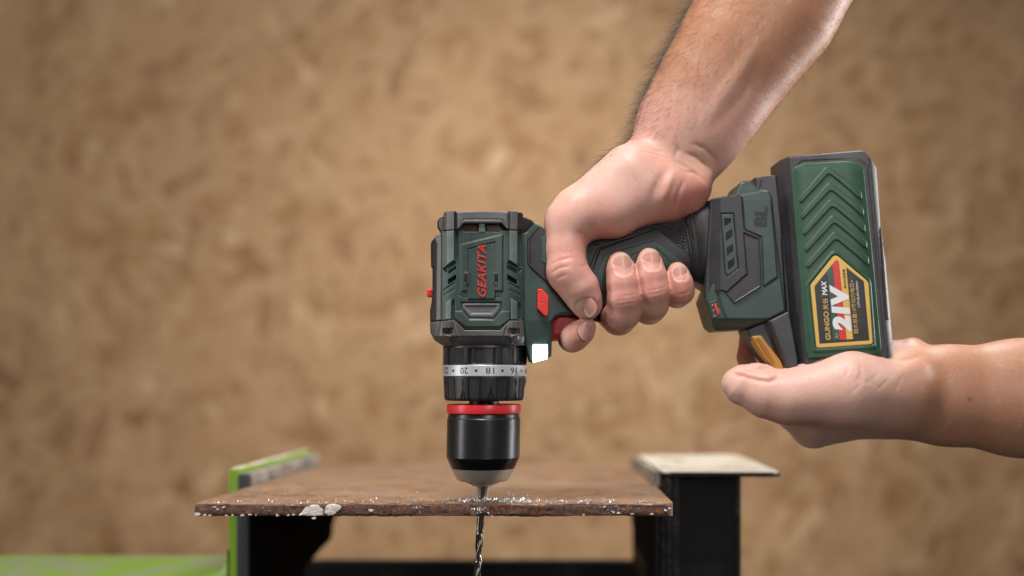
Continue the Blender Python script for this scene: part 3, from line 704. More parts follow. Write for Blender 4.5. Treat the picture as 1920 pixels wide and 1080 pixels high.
for q in ([(1356.7, 409.5), (1369.6, 409.3), (1370, 416.7), (1357.8, 425)], [(1359, 437.5), (1371.7, 429), (1372.8, 443), (1360.3, 452.5)],
          [(1361, 464.5), (1373.3, 456.7), (1374.5, 470), (1362.5, 479.4)], [(1363.4, 491.5), (1375.8, 483.3), (1376.2, 497.5), (1364.3, 506.5)]):
    relief('vent_slot', q, M['hole_shade'], drill, lambda x, y: 84.8, 0.8, 0.3, zback=70)
lettering('BL', (1437.0, 425.5), (0.075, -1), 38, 24, 82.9, M['bl'], drill, 0.0, 0.05, 1.2, name='embossed_lettering')
relief('indicator_panel', [(1329.3, 568), (1344.6, 561.8), (1351, 592.5), (1335.3, 599.5)], M['dark'], drill, lambda x, y: 80.6, 0.8, 1.0, zback=50)
relief('indicator_mark', [(1339, 570), (1343, 568.5), (1345, 577), (1348.5, 579), (1349, 588), (1345.5, 590), (1343, 582), (1341, 581)], M['lab_red'], drill, lambda x, y: 81.2, 0.7, 0.4, zback=70)
for x, y in ((1335.5, 572), (1337.5, 582), (1340, 592)):
    relief('indicator_dot', [(x-1, y-1), (x+1, y-1), (x+1.3, y+1.3), (x-1, y+1.3)], M['lab_gold'], drill, lambda x, y: 81.2, 0.6, 0.2, zback=70)

# torque collar and chuck, turned about the drill's axis
def bands(th, *spec):
    a = np.degrees((th+math.pi) % (2*math.pi)-math.pi); out = np.zeros_like(a)
    for c0, hw, h in spec: out = out+h*sstep((hw-np.abs(a-c0))/0.8+0.5)
    return out
def per(th, n_, f): return f(((np.degrees(th)+720) % (360/n_))-(180/n_))
def top_r(th, y, r):
    if y < 652.5 or y > 681: return np.full_like(th, r)
    q = per(th, 5, lambda a: 2.6*sstep((17-np.abs(a+2))/1.2+0.5)-2.0*sstep((1.0-np.abs(np.abs(a+2)-19.5))/0.8+0.5)+1.2*sstep((2.2-np.abs(np.abs(a+2)-23.5))/0.8+0.5))
    rid = per(th, 5, lambda a: np.where(np.abs(a+1) < 9, -0.9*np.abs(np.sin(a*1.05)), 0))
    return r-2.6+q+rid
lathe('torque_collar', [(60, 646), (76, 646), (79, 647.5), (79.5, 650), (79.5, 652), (79.5, 653), (79.5, 680), (79.5, 681), (79, 682.5), (78.5, 684), (60, 684)], M['collar'], drill, AX, 720, top_r)
lathe('scale_ring', [(70, 684.2), (78.9, 684.2), (79.4, 685.0), (79.1, 704.6), (78.6, 705.4), (70, 705.4)], M['band'], drill, AX, 256)
def low_r(th, y, r):
    if y < 709: return np.full_like(th, r)
    f = min(1, (y-709)/3)
    def g(a):
        rid = np.where((np.abs(a-7.5) < 7), -0.9*np.abs(np.sin((a-7.5)*1.25)), 0)+np.where(np.abs(np.abs(a-7.5)-8.5) < 0.8, -1.6, 0)
        yy = (y-709)/40
        v = np.where(yy > 0.30, -2.4*sstep((min(1, (yy-0.30)/0.7)**1.7*4.6-np.abs(a+9.5))/0.9+0.3), 0)
        v2 = np.where(np.abs(a+9.5) < 1.0*max(0.05, yy), 1.6, 0)
        return rid+v+v2
    return r+f*per(th, 9, g)
lp = [(60, 705.6), (77.2, 705.6), (77.6, 707), (77.5, 709), (77.4, 711)]+[(77.4-2.6*(y-711)/38, y) for y in np.linspace(713, 747, 18)]+[(74.4, 749.5), (73.2, 751.5), (71, 752.6), (40, 752.6)]
lathe('torque_grip', lp, M['collar'], drill, AX, 720, low_r)
def num(txt, deg, wdt, hgt=12.0, yc=695.0):
    th0 = math.radians(deg)
    def mapf(u, q):
        t = th0-(u-wdt/2)/79.3; y = yc-hgt/2+q; y = yc-(hgt/2-q)          # upside down: letter tops point down
        R_ = 79.55*1.028
        return (np.stack([AX(yc)+R_*np.sin(t), y, R_*np.cos(t)], 1), np.stack([AX(yc)+(R_-1.2)*np.sin(t), y, (R_-1.2)*np.cos(t)], 1))
    lettering(txt, None, None, wdt, hgt, None, M['ink'], drill, 0, 0.0, 1, name='scale_number', mapf=mapf)
for k, txt in enumerate(('24', '22', '20', '18', '16', '14', '12', '10')):
    num(txt, -98+k*35.5, 15.5)
    th0 = math.radians(-98+k*35.5+17.2); t = np.arange(14)/14*6.283
    V = [(AX(695)+80.4*math.sin(th0), 695, 80.4*math.cos(th0))]+[(AX(695)+81.8*math.sin(th0+2.5*math.cos(a)/79), 695+2.5*math.sin(a), 81.8*math.cos(th0+2.5*math.cos(a)/79)) for a in t]
    F = [tuple(range(1, 15))]+[(0, 1+(i+1) % 14, 1+i) for i in range(14)]
    recalc(obj('scale_dot', W(V), F, M['ink'], drill, False))
lathe('spindle', [(28, 750), (28.5, 764)], M['black'], drill, AX, 64)
lathe('chuck_ring', [(50, 759.5), (67.5, 759.5), (69.8, 760.5), (70.3, 762.5), (70.3, 774), (69.8, 776.5), (68.5, 777.5), (50, 777.5)], M['ring_red'], drill, AX, 160)
sp = [(66.5, 778.5), (67.2, 780.5), (67.6, 784), (67.9, 786), (69, 787.5)]
yy = 787.5; i = 0
while yy < 860:
    sp += [(69.2 if i % 2 else 69.0, yy)]; yy += 0.9; i += 1
sp += [(69.2, 861.5), (68.6, 862.6)]
lathe('chuck_sleeve', [(50, 778.5)]+sp, M['sleeve'], drill, AX, 160)
lathe('chuck_taper', [(68.4, 862.8), (68.2, 864.5), (60.2, 883), (59.6, 884)], M['sleeve_band'], drill, AX, 160)
lathe('chuck_nose', [(59.3, 884.2), (58.6, 886), (50.5, 903), (47.5, 906.5), (43, 908.5), (33, 909.5), (31.5, 911.5), (24, 915), (20.5, 915.5), (19.5, 918.5), (14, 918.7)], M['nose'], drill, AX, 160)
for a in (70, 190, 310):
    ar = math.radians(a); dx, dz = math.sin(ar), math.cos(ar); px, pz = dz, -dx; V = []
    for y, r0, r1 in ((912, 5, 15), (921, 5.4, 12), (937, 5.4, 10.2)):
        for s1, s2 in ((r0, -3.5), (r1, -3.5), (r1, 3.5), (r0, 3.5)): V.append((AX(y)+dx*s1+px*s2, y, dz*s1+pz*s2))
    F = [(0, 1, 2, 3)[::-1], (8, 9, 10, 11)]+[(k*4+i, k*4+(i+1) % 4, k*4+4+(i+1) % 4, k*4+4+i) for k in (0, 1) for i in range(4)]
    recalc(obj('chuck_jaw', W(V), F, M['nose'], drill, False))

# ================================================================== the twist drill bit
bit_ax = lambda y: 903.2-0.062*(y-915)
V = []; prof = [(6.8, y) for y in np.arange(916, 992, 4.0)]+[(6.8, y) for y in np.arange(992, 1124, 1.5)]+[(5, 1126), (2.5, 1129), (0.4, 1131)]
def bit_r(th, y, r):
    if y < 996: return np.full_like(th, r)
    ph = th+(y-996)/66*2*math.pi*0.62; f = min(1, (y-996)/12)
    q = np.abs(((ph % math.pi)-math.pi/2))                           # 0 in the flute's middle
    return r*(1-f*0.52*sstep((0.95-q)/0.55))+np.where((q > 0.95) & (q < 1.12), 0.35*f, 0)
bito = lathe('drill_bit', prof, M['bit'], None, bit_ax, 72, bit_r)
tag(bito, 'thin bright twist drill bit held in the chuck and coming out below the plate', 'drill bit')
# ================================================================== the battery pack
bat = thing('battery_pack', 'black and green slide-on battery pack with arrow ridges and a black, yellow and red label', 'battery', W([(1560, 670, 0)])[0])
case = [(1463, 300), (1467, 296), (1612, 283), (1618, 284), (1644, 314), (1650, 423), (1661, 488), (1674, 640), (1670, 668), (1655, 676), (1494, 689), (1490, 682), (1481, 582), (1472, 423)]
def cz(x, y):
    r = 1645+(y-314)*0.092
    l = 1463+(y-300)*0.082
    return 96-50*np.clip((l+14-x)/14, 0, 1)-20*np.clip((x-(r-20))/24, 0, 1)**1.6-6*np.clip((300-y)/16, 0, 1)
relief('case', case, M['bat_black'], bat, cz, 1.0, 4, 5,
       [([(1648, 428), (1651, 428), (1664, 600), (1660, 600)], 2.6, 1.6), ([(1471.5, 440), (1475, 440), (1490, 636), (1486, 636)], 3.0, 1.6)],
       [([(1487, 321), (1500, 306), (1602, 300), (1624, 316), (1656, 648)], 1.0, 1.8)], mirror=0.22, rad=2)
BF = lambda p: [(960+(x-960)*0.9887, 696+(y-696)*0.9887) for x, y in p]
panel = BF([(1484.5, 322), (1490, 313), (1500, 307.5), (1512, 305.5), (1590, 301.3), (1603, 302.5), (1613, 308), (1622, 318), (1641, 500), (1655, 652), (1652, 664), (1517, 672), (1513, 655), (1498, 480)])
def pz(x, y):
    l = 1479+(y-322)*0.083; r = 1614+(y-318)*0.1
    return 106.5-4*np.clip((l+26-x)/26, 0, 1)**2-6*np.clip((x-(r-34))/34, 0, 1)**2-6*np.clip((326-y)/26, 0, 1)**2
chev = []
for k in range(5):
    dx, dy = 3.3*k, 30.7*k
    p = [(1550.5+dx, 311.5+dy), (1556+dx, 314+dy), (1616.5+dx, 360+dy), (1617.5+dx, 372+dy), (1612+dx, 374+dy), (1557+dx, 328.5+dy), (1552+dx, 328.5+dy), (1504+dx, 380+dy), (1498.5+dx, 380+dy), (1497+dx, 371+dy), (1546+dx, 314+dy)]
    chev.append(rnd(BF(p), 4, 3))
lab = [(1566, 479.5), (1571, 481), (1625, 526.5), (1628, 532), (1635.8, 642), (1632.5, 645.3), (1534, 652.2), (1530.5, 650), (1519.3, 536), (1521, 532), (1561, 481.5)]
lab = BF(lab)
big = lambda p, q: [(x+(x-1576)/60*q, y+(y-566)/75*q) for x, y in p]
top_panel = relief('side_panel', panel, M['bat_green'], bat, pz, 0.9, 2.4, None, [(big(lab, 7), 2.6, 2.4), (big(lab, 2.4), -1.6, 1.5)], (), zback=80, rad=2)
for p in chev:
    relief('arrow_ridge', p, M['bat_green'], bat, lambda x, y: pz(x, y)+3.0, 0.8, 3.4, 3.0, zback=96)
ZL = 108.2
sticker = relief('label_sticker', lab, M['lab_yellow'], bat, ZL, 1.2, 0.4, 0.2, zback=100)
sub = lambda nm, p, m, z_: relief(nm, BF(p), M[m], sticker, z_, 1.2, 0.2, 0.1, zback=ZL-2)
inner = [(1567, 487), (1585.5, 501), (1619, 527.5), (1629.3, 638), (1536.2, 644.3), (1526.6, 537)]
sub('label_field', inner, 'lab_black', ZL+0.35)
sub('label_stripe', [(1550.4, 509), (1560.2, 495.5), (1574.2, 637.4), (1561.8, 638.2)], 'lab_green', ZL+0.7)
sub('label_stripe', [(1560.2, 495.5), (1567, 487), (1572.4, 491), (1586.8, 636.6), (1574.2, 637.4)], 'lab_red', ZL+0.7)
sub('label_stripe', [(1572.4, 491), (1586, 501.4), (1599, 635.8), (1586.8, 636.6)], 'lab_yellow', ZL+0.7)
e = (-0.088, -1.0)
def lt(t, o, L, h, m, sh=0.0, bo=0.0): lettering(t, BF([o])[0], e, L*0.9887, h*0.9887, ZL+1.15, M[m], sticker, sh, bo, 0.5)
lt('GUNGO', (1557.4, 637.5), 54.5, 9.8, 'lab_gold', 0.0, 0.028)
lt('关谷', (1552.9, 581), 22.5, 10.4, 'lab_gold', 0.0, 0.012)
lt('®', (1541.4, 556.5), 3.0, 3.0, 'lab_gold')
lt('MAX', (1550.7, 553.6), 27.5, 9.6, 'lab_white', 0.22, 0.03)
lt('21V', (1596.2, 621), 90, 34.5, 'lab_white', 0.16, 0.075)
lt('A+', (1572.0, 634.5), 10.5, 7.2, 'lab_gold')
lt('超大容量10节动力电芯+', (1608.8, 625.5), 101, 8.6, 'lab_gold', 0.0, 0.008)
lt('LITHIUM-ION+', (1611.8, 576), 49.5, 4.2, 'lab_white')
lt('官方正品保障', (1586.6, 540.5), 36, 4.8, 'lab_black', 0.0, 0.006)
relief('button_recess', [(1416, 634), (1424, 634), (1442, 660), (1455, 684), (1446, 680), (1426, 652)], M['orange'], bat, 80.5, 0.9, 1.0, zback=60, rad=2)
# rear top corner of the slide rail and the lower front latch block
relief('slide_rail', [(1424, 326), (1443, 322.5), (1464, 322), (1476, 440), (1490, 600), (1440, 600), (1436, 362), (1426, 358)], M['bat_black'], bat, 40, 1.0, 3, None, (), [([(1433, 350), (1436, 334)], 1.2, 1.2)], mirror=0.3)
latch = [(1402, 618), (1437, 603.5), (1478, 583.5), (1494, 672), (1494, 690), (1462, 692), (1446, 680), (1428, 658), (1412, 636)]
relief('latch_block', latch, M['bat_black'], bat, lambda x, y: 66+22*sstep((x-1436-(y-610)*0.36)/12), 1.0, 3, 4, (), (), mirror=0.4, rad=2)
relief('release_button', [(1410, 631.5), (1417, 629.5), (1428, 629), (1440, 646), (1464, 676), (1470, 690), (1456, 694), (1436, 672), (1420, 650)], M['yellow'], bat,
       lambda x, y: 80+0*x, 0.9, 2.0, 2.5, (), zback=40, rad=2)
# ================================================================== hands: one continuous skin surface per person
def smin(a, b, k):
    h = np.clip(0.5+0.5*(b-a)/k, 0, 1); return b+(a-b)*h-k*h*(1-h)
def cone_sdf(P, a, ra, b, rb, zs=1.0):
    a = np.array(a, np.float32); b = np.array(b, np.float32); sc_ = np.array([1, 1, 1/zs], np.float32)
    ba = (b-a)*sc_; L = float(ba@ba)+1e-9
    q = (P-a)*sc_; t = np.clip((q@ba)/L, 0, 1)
    q -= t[..., None]*ba
    return (np.sqrt((q*q).sum(-1))-(ra+t*(rb-ra))).astype(np.float32)
def chain(P, pts, k, zs=1.0):
    d = None
    for (p, r), (q, s) in zip(pts[:-1], pts[1:]):
        c = cone_sdf(P, p, r, q, s, zs); d = c if d is None else smin(d, c, k)
    return d
class Field:
    """signed distance on a grid; each primitive only touches the box around itself"""
    def __init__(s, lo, hi, h):
        s.lo = np.array(lo, np.float32); s.h = h; s.n = np.ceil((np.array(hi)-lo)/h).astype(int)+1
        s.d = np.full(s.n, 60.0, np.float32)
    def add(s, pts, k, ksame=None, zs=1.0, pad=None, op=None):
        pad = pad or (k+14); pts = [(np.array(p, float), r) for p, r in pts]
        lo = np.min([p-r*1.05 for p, r in pts], 0)-pad; hi = np.max([p+r*1.05 for p, r in pts], 0)+pad
        i0 = np.clip(np.floor((lo-s.lo)/s.h).astype(int), 0, s.n); i1 = np.clip(np.ceil((hi-s.lo)/s.h).astype(int)+1, 0, s.n)
        if (i1 <= i0).any(): return
        ax = [s.lo[a]+np.arange(i0[a], i1[a], dtype=np.float32)*s.h for a in range(3)]
        G = np.stack(np.meshgrid(*ax, indexing='ij'), -1)
        c = chain(G, pts, ksame or k, zs)
        sl = tuple(slice(a, b) for a, b in zip(i0, i1))
        s.d[sl] = smin(s.d[sl], c, k) if op is None else op(s.d[sl], c)
    def mesh(s, smooth=2):
        d = s.d.copy()
        for ax in range(3):
            sl = [slice(None)]*3
            for e in (0, -1): sl[ax] = e; d[tuple(sl)] = 20.0
        ins = d < 0; n = s.n
        c = [d[a:n[0]-1+a, b:n[1]-1+b, e:n[2]-1+e] for a in (0, 1) for b in (0, 1) for e in (0, 1)]
        ci = [x < 0 for x in c]; cnt = sum(x.astype(np.int8) for x in ci); act = (cnt > 0) & (cnt < 8)
        cells = np.argwhere(act); vid = np.full(act.shape, -1, np.int64); vid[act] = np.arange(len(cells))
        off = np.array([(a, b, e) for a in (0, 1) for b in (0, 1) for e in (0, 1)])
        cv = np.stack([x[act] for x in c], 1); acc = np.zeros((len(cells), 3)); w_ = np.zeros(len(cells))
        for a in range(8):
            for b in range(a+1, 8):
                if abs(off[a]-off[b]).sum() != 1: continue
                m = (cv[:, a] < 0) != (cv[:, b] < 0); t = np.where(m, cv[:, a]/(cv[:, a]-cv[:, b]+1e-12), 0)
                acc += m[:, None]*(off[a]+t[:, None]*(off[b]-off[a])); w_ += m
        v = s.lo+(cells+acc/w_[:, None])*s.h
        F = []
        for ax in range(3):
            u, w2 = [a for a in range(3) if a != ax]
            sl0 = [slice(1, n[k]-1) for k in range(3)]; sl0[ax] = slice(0, n[ax]-1); sl1 = list(sl0); sl1[ax] = slice(1, n[ax])
            A = ins[tuple(sl0)]; B = ins[tuple(sl1)]; ed = np.argwhere(A != B)
            if not len(ed): continue
            st = A[tuple(ed.T)]; base_ = ed.copy()
            for k in range(3):
                if k != ax: base_[:, k] += 1
            def cell(du, dw):
                q = base_.copy(); q[:, u] -= du; q[:, w2] -= dw; return vid[tuple(q.T)]
            q = np.stack([cell(1, 1), cell(0, 1), cell(0, 0), cell(1, 0)], 1)
            flip = st if ax != 1 else ~st
            q = np.where(flip[:, None], q, q[:, ::-1]); F.append(q)
        F = np.concatenate(F)
        e = np.concatenate([F[:, [k, (k+1) % 4]] for k in range(4)]); e = np.concatenate([e, e[:, ::-1]])
        for _ in range(smooth):
            a = np.zeros_like(v); nn = np.bincount(e[:, 0], minlength=len(v))
            for k in range(3): a[:, k] = np.bincount(e[:, 0], weights=v[e[:, 1], k], minlength=len(v))
            v = v*0.4+0.6*a/np.maximum(nn, 1)[:, None]
        return v, F
def vnormals(v, F):
    n_ = np.cross(v[F[:, 2]]-v[F[:, 0]], v[F[:, 3]]-v[F[:, 1]]); N = np.zeros_like(v)
    for k in range(4): 
        for a in range(3): N[:, a] += np.bincount(F[:, k], weights=n_[:, a], minlength=len(v))
    return N/np.maximum(np.linalg.norm(N, axis=1), 1e-9)[:, None]
def unit(a): a = np.array(a, float); return a/np.linalg.norm(a)
def surf_point(v, N, x, y):
    m = (N[:, 2] > 0.1); d = np.where(m, np.hypot(v[:, 0]-x, v[:, 1]-y), 1e9); i = np.argsort(d)[:12]
    return v[i][np.argmax(v[i, 2])]
class Nail:
    def __init__(s, x, y, axis, normal, w, l, R):
        s.x, s.y, s.w, s.l, s.R = x, y, w, l, R
        s.n = unit(normal); a = np.array(axis, float); s.a = unit(a-(a@s.n)*s.n); s.s = np.cross(s.a, s.n)
    def seat(s, v, N):
        s.c = surf_point(v, N, s.x, s.y)
        q = v-s.c; u, t, h = q@s.s, q@s.a, q@s.n
        rr = (np.abs(u)/(s.w/2))**2.6+(np.abs(t)/(s.l/2))**3.0
        m = (np.abs(h) < 16) & (N@s.n > 0.05)
        d = np.where(m, -1.5*sstep((1.18-rr)/0.35)+0.5*np.exp(-((rr-1.45)/0.30)**2)*(t < s.l*0.25), 0)
        v += N*d[:, None]
        s.prof = s.fit(v-s.n*0, N)
    def fit(s, v, N): return None
    def build(s, parent, mat):
        nu, nt = 17, 19; V = []; tint = []
        for j in range(nt):
            t = (j/(nt-1)*2-1)
            half = s.w/2*(1-abs(t)**3.4*0.42 if t < 0 else 1-t**4*0.30)
            for i in range(nu):
                u = i/(nu-1)*2-1
                tt = t*s.l/2+(-0.10*s.l*(1-u*u) if t > 0.99 else 0)
                tt = t*s.l/2*(1-0.22*abs(u)**2.5)
                x = u*half; hgt = math.sqrt(max(s.R**2-x*x, 1))-s.R
                V.append(s.c+s.s*x+s.a*tt+s.n*(hgt*1.0-0.0016*tt*tt-0.5)); tint.append(t)
        V = np.array(V); n_ = len(V); low = V-s.n*2.2
        F = [(j*nu+i, j*nu+i+1, (j+1)*nu+i+1, (j+1)*nu+i) for j in range(nt-1) for i in range(nu-1)]
        rim = [i for i in range(nu)]+[j*nu+nu-1 for j in range(1, nt)]+[(nt-1)*nu+i for i in range(nu-2, -1, -1)]+[j*nu for j in range(nt-2, 0, -1)]
        F += [(rim[k], rim[(k+1) % len(rim)], rim[(k+1) % len(rim)]+n_, rim[k]+n_) for k in range(len(rim))]
        o = recalc(obj('fingernail', W(np.concatenate([V, low])), F, mat, parent, True)); sharp(o, 50)
        tint = np.array(tint+tint); base_ = np.array([0.63, 0.315, 0.255]); white = np.array([0.70, 0.50, 0.38]); lun = np.array([0.64, 0.36, 0.29])
        f = sstep((tint-0.66)/0.16)[:, None]; g = sstep((-0.62-tint)/0.2)[:, None]
        col = base_*(1-f)*(1-g)+white*f+lun*g
        paint(o, col); return o
def paint(o, col):
    at_ = o.data.color_attributes.new('tint', 'FLOAT_COLOR', 'POINT')
    c = np.ones((len(o.data.vertices), 4), np.float32); c[:, :3] = col; at_.data.foreach_set('color', c.ravel())

def skin(name, rough=0.46, sss=0.22):
    n = NT(name); a = n.n('Attribute'); a.attribute_name = 'tint'
    bl = n.noise(95, 4, 0.6); fr_ = n.noise(420, 3, 0.6); mole = n.noise(1500, 2, 0.6)
    c = n.mix(n.ramp(bl, [(0.35, (0,0,0,1)), (0.68, (0.5,0.5,0.5,1))]), a.outputs['Color'], n.mix(1.0, a.outputs['Color'], (1.0, 0.80, 0.77, 1), 'MULTIPLY'))
    c = n.mix(n.ramp(fr_, [(0.45, (0,0,0,1)), (0.75, (0.4,0.4,0.4,1))]), c, n.mix(1.0, c, (0.86, 0.77, 0.73, 1), 'MULTIPLY'))
    pale = n.noise(210, 4, 0.6, 0.6); c = n.mix(n.ramp(pale, [(0.55, (0,0,0,1)), (0.75, (0.22,0.22,0.22,1))]), c, (0.76, 0.53, 0.45, 1))
    n.set(Base_Color=c, Roughness=n.math('ADD', n.math('MULTIPLY', fr_, 0.2), rough-0.1), Subsurface_Weight=sss, Subsurface_Radius=(1.0, 0.32, 0.16), Subsurface_Scale=0.0035, Specular_IOR_Level=0.42)
    vo = n.n('TexVoronoi'); vo.feature = 'DISTANCE_TO_EDGE'; vo.inputs['Scale'].default_value = 900
    n.l(n.tc.outputs['Object'], vo.inputs['Vector'])
    h = n.math('ADD', n.math('MULTIPLY', n.n('Clamp').outputs[0], 0.0), n.math('MULTIPLY', vo.outputs['Distance'], 0.8))
    h = n.math('ADD', h, n.math('MULTIPLY', n.noise(600, 4, 0.65), 0.9))
    wr = n.n('TexVoronoi'); wr.feature = 'DISTANCE_TO_EDGE'; wr.inputs['Scale'].default_value = 560
    wv = n.mapping((1.0, 1.0, 0.45), (0.3, 0.6, 0.2)); n.l(wv, wr.inputs['Vector'])
    h = n.math('ADD', h, n.math('MULTIPLY', n.math('MINIMUM', wr.outputs['Distance'], 0.12), 1.6))
    n.bump(h, 0.36, 0.00024); return n.m
M['skin'] = skin('skin')
n = NT('nail'); a = n.n('Attribute'); a.attribute_name = 'tint'
n.set(Base_Color=a.outputs['Color'], Roughness=0.30, Subsurface_Weight=0.15, Subsurface_Radius=(1, 0.4, 0.25), Subsurface_Scale=0.002, Specular_IOR_Level=0.5); n.bump(n.noise(700, 2), 0.1, 0.0001); M['nail'] = n.m
n = NT('dark_arm_hair'); n.set(Base_Color=(0.022, 0.015, 0.011, 1), Roughness=0.45); M['hair'] = n.m
n = NT('fine_arm_hair'); n.set(Base_Color=(0.17, 0.09, 0.05, 1), Roughness=0.5); M['fuzz'] = n.m

def creases(v, N, lines):
    P = v[:, :2]; front = np.clip(N[:, 2]*3, 0, 1)
    for pts, depth, wd in lines:
        p = np.array(pts, float); lo = p.min(0)-wd*4; hi = p.max(0)+wd*4
        m = np.nonzero(((P > lo) & (P < hi)).all(1) & (front > 0))[0]
        if not len(m): continue
        s = poly_sdf(P[m], p, closed=False); ends = np.minimum(np.hypot(*(P[m]-p[0]).T), np.hypot(*(P[m]-p[-1]).T))
        v[m] -= N[m]*(depth*np.exp(-(s/wd)**2)*front[m]*np.clip(ends/(wd*5), 0.0, 1)**1.3)[:, None]
def tints(v, N, base_, blobs):
    c = np.tile(np.array(base_, float), (len(v), 1))
    for (x, y, z, r, col, amt) in blobs:
        q = v-np.array([x, y, z]); d = np.sqrt((q**2).sum(1)); f = amt*np.exp(-(d/r)**2)
        c = c*(1-f[:, None])+np.array(col)*f[:, None]
    return c
def person(v, F, label, base, group=None):
    o = obj('person', W(v), F, M['skin'], None, True, base=base); o = recalc(o); tag(o, label, 'person'); return o
def hairs(name, parent, mat, roots, dirs, lens, wid, curl, r):
    V, F = [], []; seg = 5
    for p, d, L in zip(roots, dirs, lens):
        d = unit(d); side = unit(np.cross(d, r.normal(0, 1, 3))); up = np.cross(side, d); k0 = len(V); cr = r.normal(0, curl); cr2 = r.normal(0, curl)+curl*0.8
        for i in range(seg):
            t = i/(seg-1); pt = p+d*L*t+(side*cr+np.array([0, 1.0, 0])*cr2)*L*t*t
            w_ = wid*(1-0.85*t)
            for k in range(3):
                a = k*2.094; V.append(pt+w_*(side*math.cos(a)+up*math.sin(a)))
        for i in range(seg-1):
            for k in range(3): F.append((k0+i*3+k, k0+i*3+(k+1) % 3, k0+(i+1)*3+(k+1) % 3, k0+(i+1)*3+k))
    return obj(name, W(np.array(V)), F, mat, parent, True, kind='stuff')

PINK = (0.66, 0.375, 0.30); TAN = (0.44, 0.215, 0.12); RED = (0.60, 0.205, 0.165); PALE = (0.72, 0.46, 0.375)
# ------------------------------------------------------------------ the hand that grips the handle
f = Field((985, -190, -150), (1750, 690, 170), 2.7)
arm_ = [((1272, 283, 8), 89), ((1308, 218, 6), 100), ((1353, 146, 4), 109), ((1406, 65, 2), 119), ((1459, -10, 0), 129), ((1570, -210, 0), 146)]
f.add(arm_, 30, 30, zs=0.70, pad=60)
f.add([((1300, 345, 42), 40), ((1262, 352, 32), 54), ((1225, 345, 25), 62)], 26, 20)           # heel of the hand
f.add([((1312, 352, 34), 20), ((1300, 372, 40), 26)], 14, 10)
f.add([((1186, 325, 38), 62), ((1090, 392, 46), 47)], 34, 20)                                   # ball of the thumb
f.add([((1240, 352, 44), 52), ((1150, 392, 52), 48), ((1095, 408, 48), 38)], 26, 20)
f.add([((1255, 352, -40), 64), ((1150, 400, -62), 54), ((1095, 420, -70), 46)], 36, 20)         # back of the hand behind the handle
# thumb
f.add([((1083, 396, 46), 46), ((1066, 414, 52), 42), ((1062, 465, 62), 37.5)], 20, 14)
f.add([((1062, 465, 62), 37), ((1064, 508, 72), 38), ((1072, 520, 73), 37)], 5, 8)
f.add([((1068, 515, 73), 37.5), ((1087, 540, 71), 35.5), ((1099, 564, 66), 30), ((1103, 573, 63), 25)], 5, 10)
hm = lambda d, c: np.minimum(d, c) - 0.0
soft = lambda k: (lambda d, c: smin(d, c, k))
# fingers, each rooted behind the handle
def finger(pts, k=7):
    g = Field(f.lo, f.lo+f.h*(f.n-1), f.h)
    g.n = f.n; g.d = np.full(f.n, 60.0, np.float32)
    for a, b in zip(pts[:-1], pts[1:]): g.add([a, b], k)
    return g.d
fingers = [
    [((1102, 611, 52), 17), ((1094, 620, 54), 23), ((1080, 630, 46), 26.5), ((1076, 632, 20), 27), ((1080, 622, -50), 29), ((1090, 500, -82), 32), ((1100, 425, -72), 40)],
    [((1163, 492, 66), 22), ((1165, 506, 70), 27), ((1168, 532, 76), 29.5), ((1171, 560, 76), 31), ((1170, 586, 62), 32), ((1164, 594, 34), 32.5), ((1160, 580, -45), 34), ((1150, 480, -84), 35), ((1145, 415, -70), 42)],
    [((1218, 483, 64), 20), ((1219, 496, 69), 25), ((1223, 520, 76), 27.5), ((1227, 546, 76), 29), ((1226, 570, 60), 29.5), ((1222, 576, 34), 30), ((1215, 560, -45), 32), ((1205, 460, -84), 34), ((1200, 400, -70), 42)],
    [((1272, 507, 64), 17), ((1273, 516, 68), 21), ((1277, 532, 73), 23), ((1278, 546, 70), 24.5), ((1274, 550, 44), 25), ((1268, 536, -40), 27), ((1255, 440, -76), 30), ((1250, 385, -64), 40)],
]
for pts in fingers:
    c = finger(pts)
    z_ax = f.lo[2]+np.arange(f.n[2])*f.h
    # fingers stay separate from one another in front, melt into the back of the hand behind
    kz = np.clip((-50-z_ax)/30, 0, 1)*22+1.6
    f.d = smin(f.d, c, kz[None, None, :].astype(np.float32))
va, Fa = f.mesh(2); Na = vnormals(va, Fa)
if (Na*(va-va.mean(0))).sum() < 0: Na = -Na
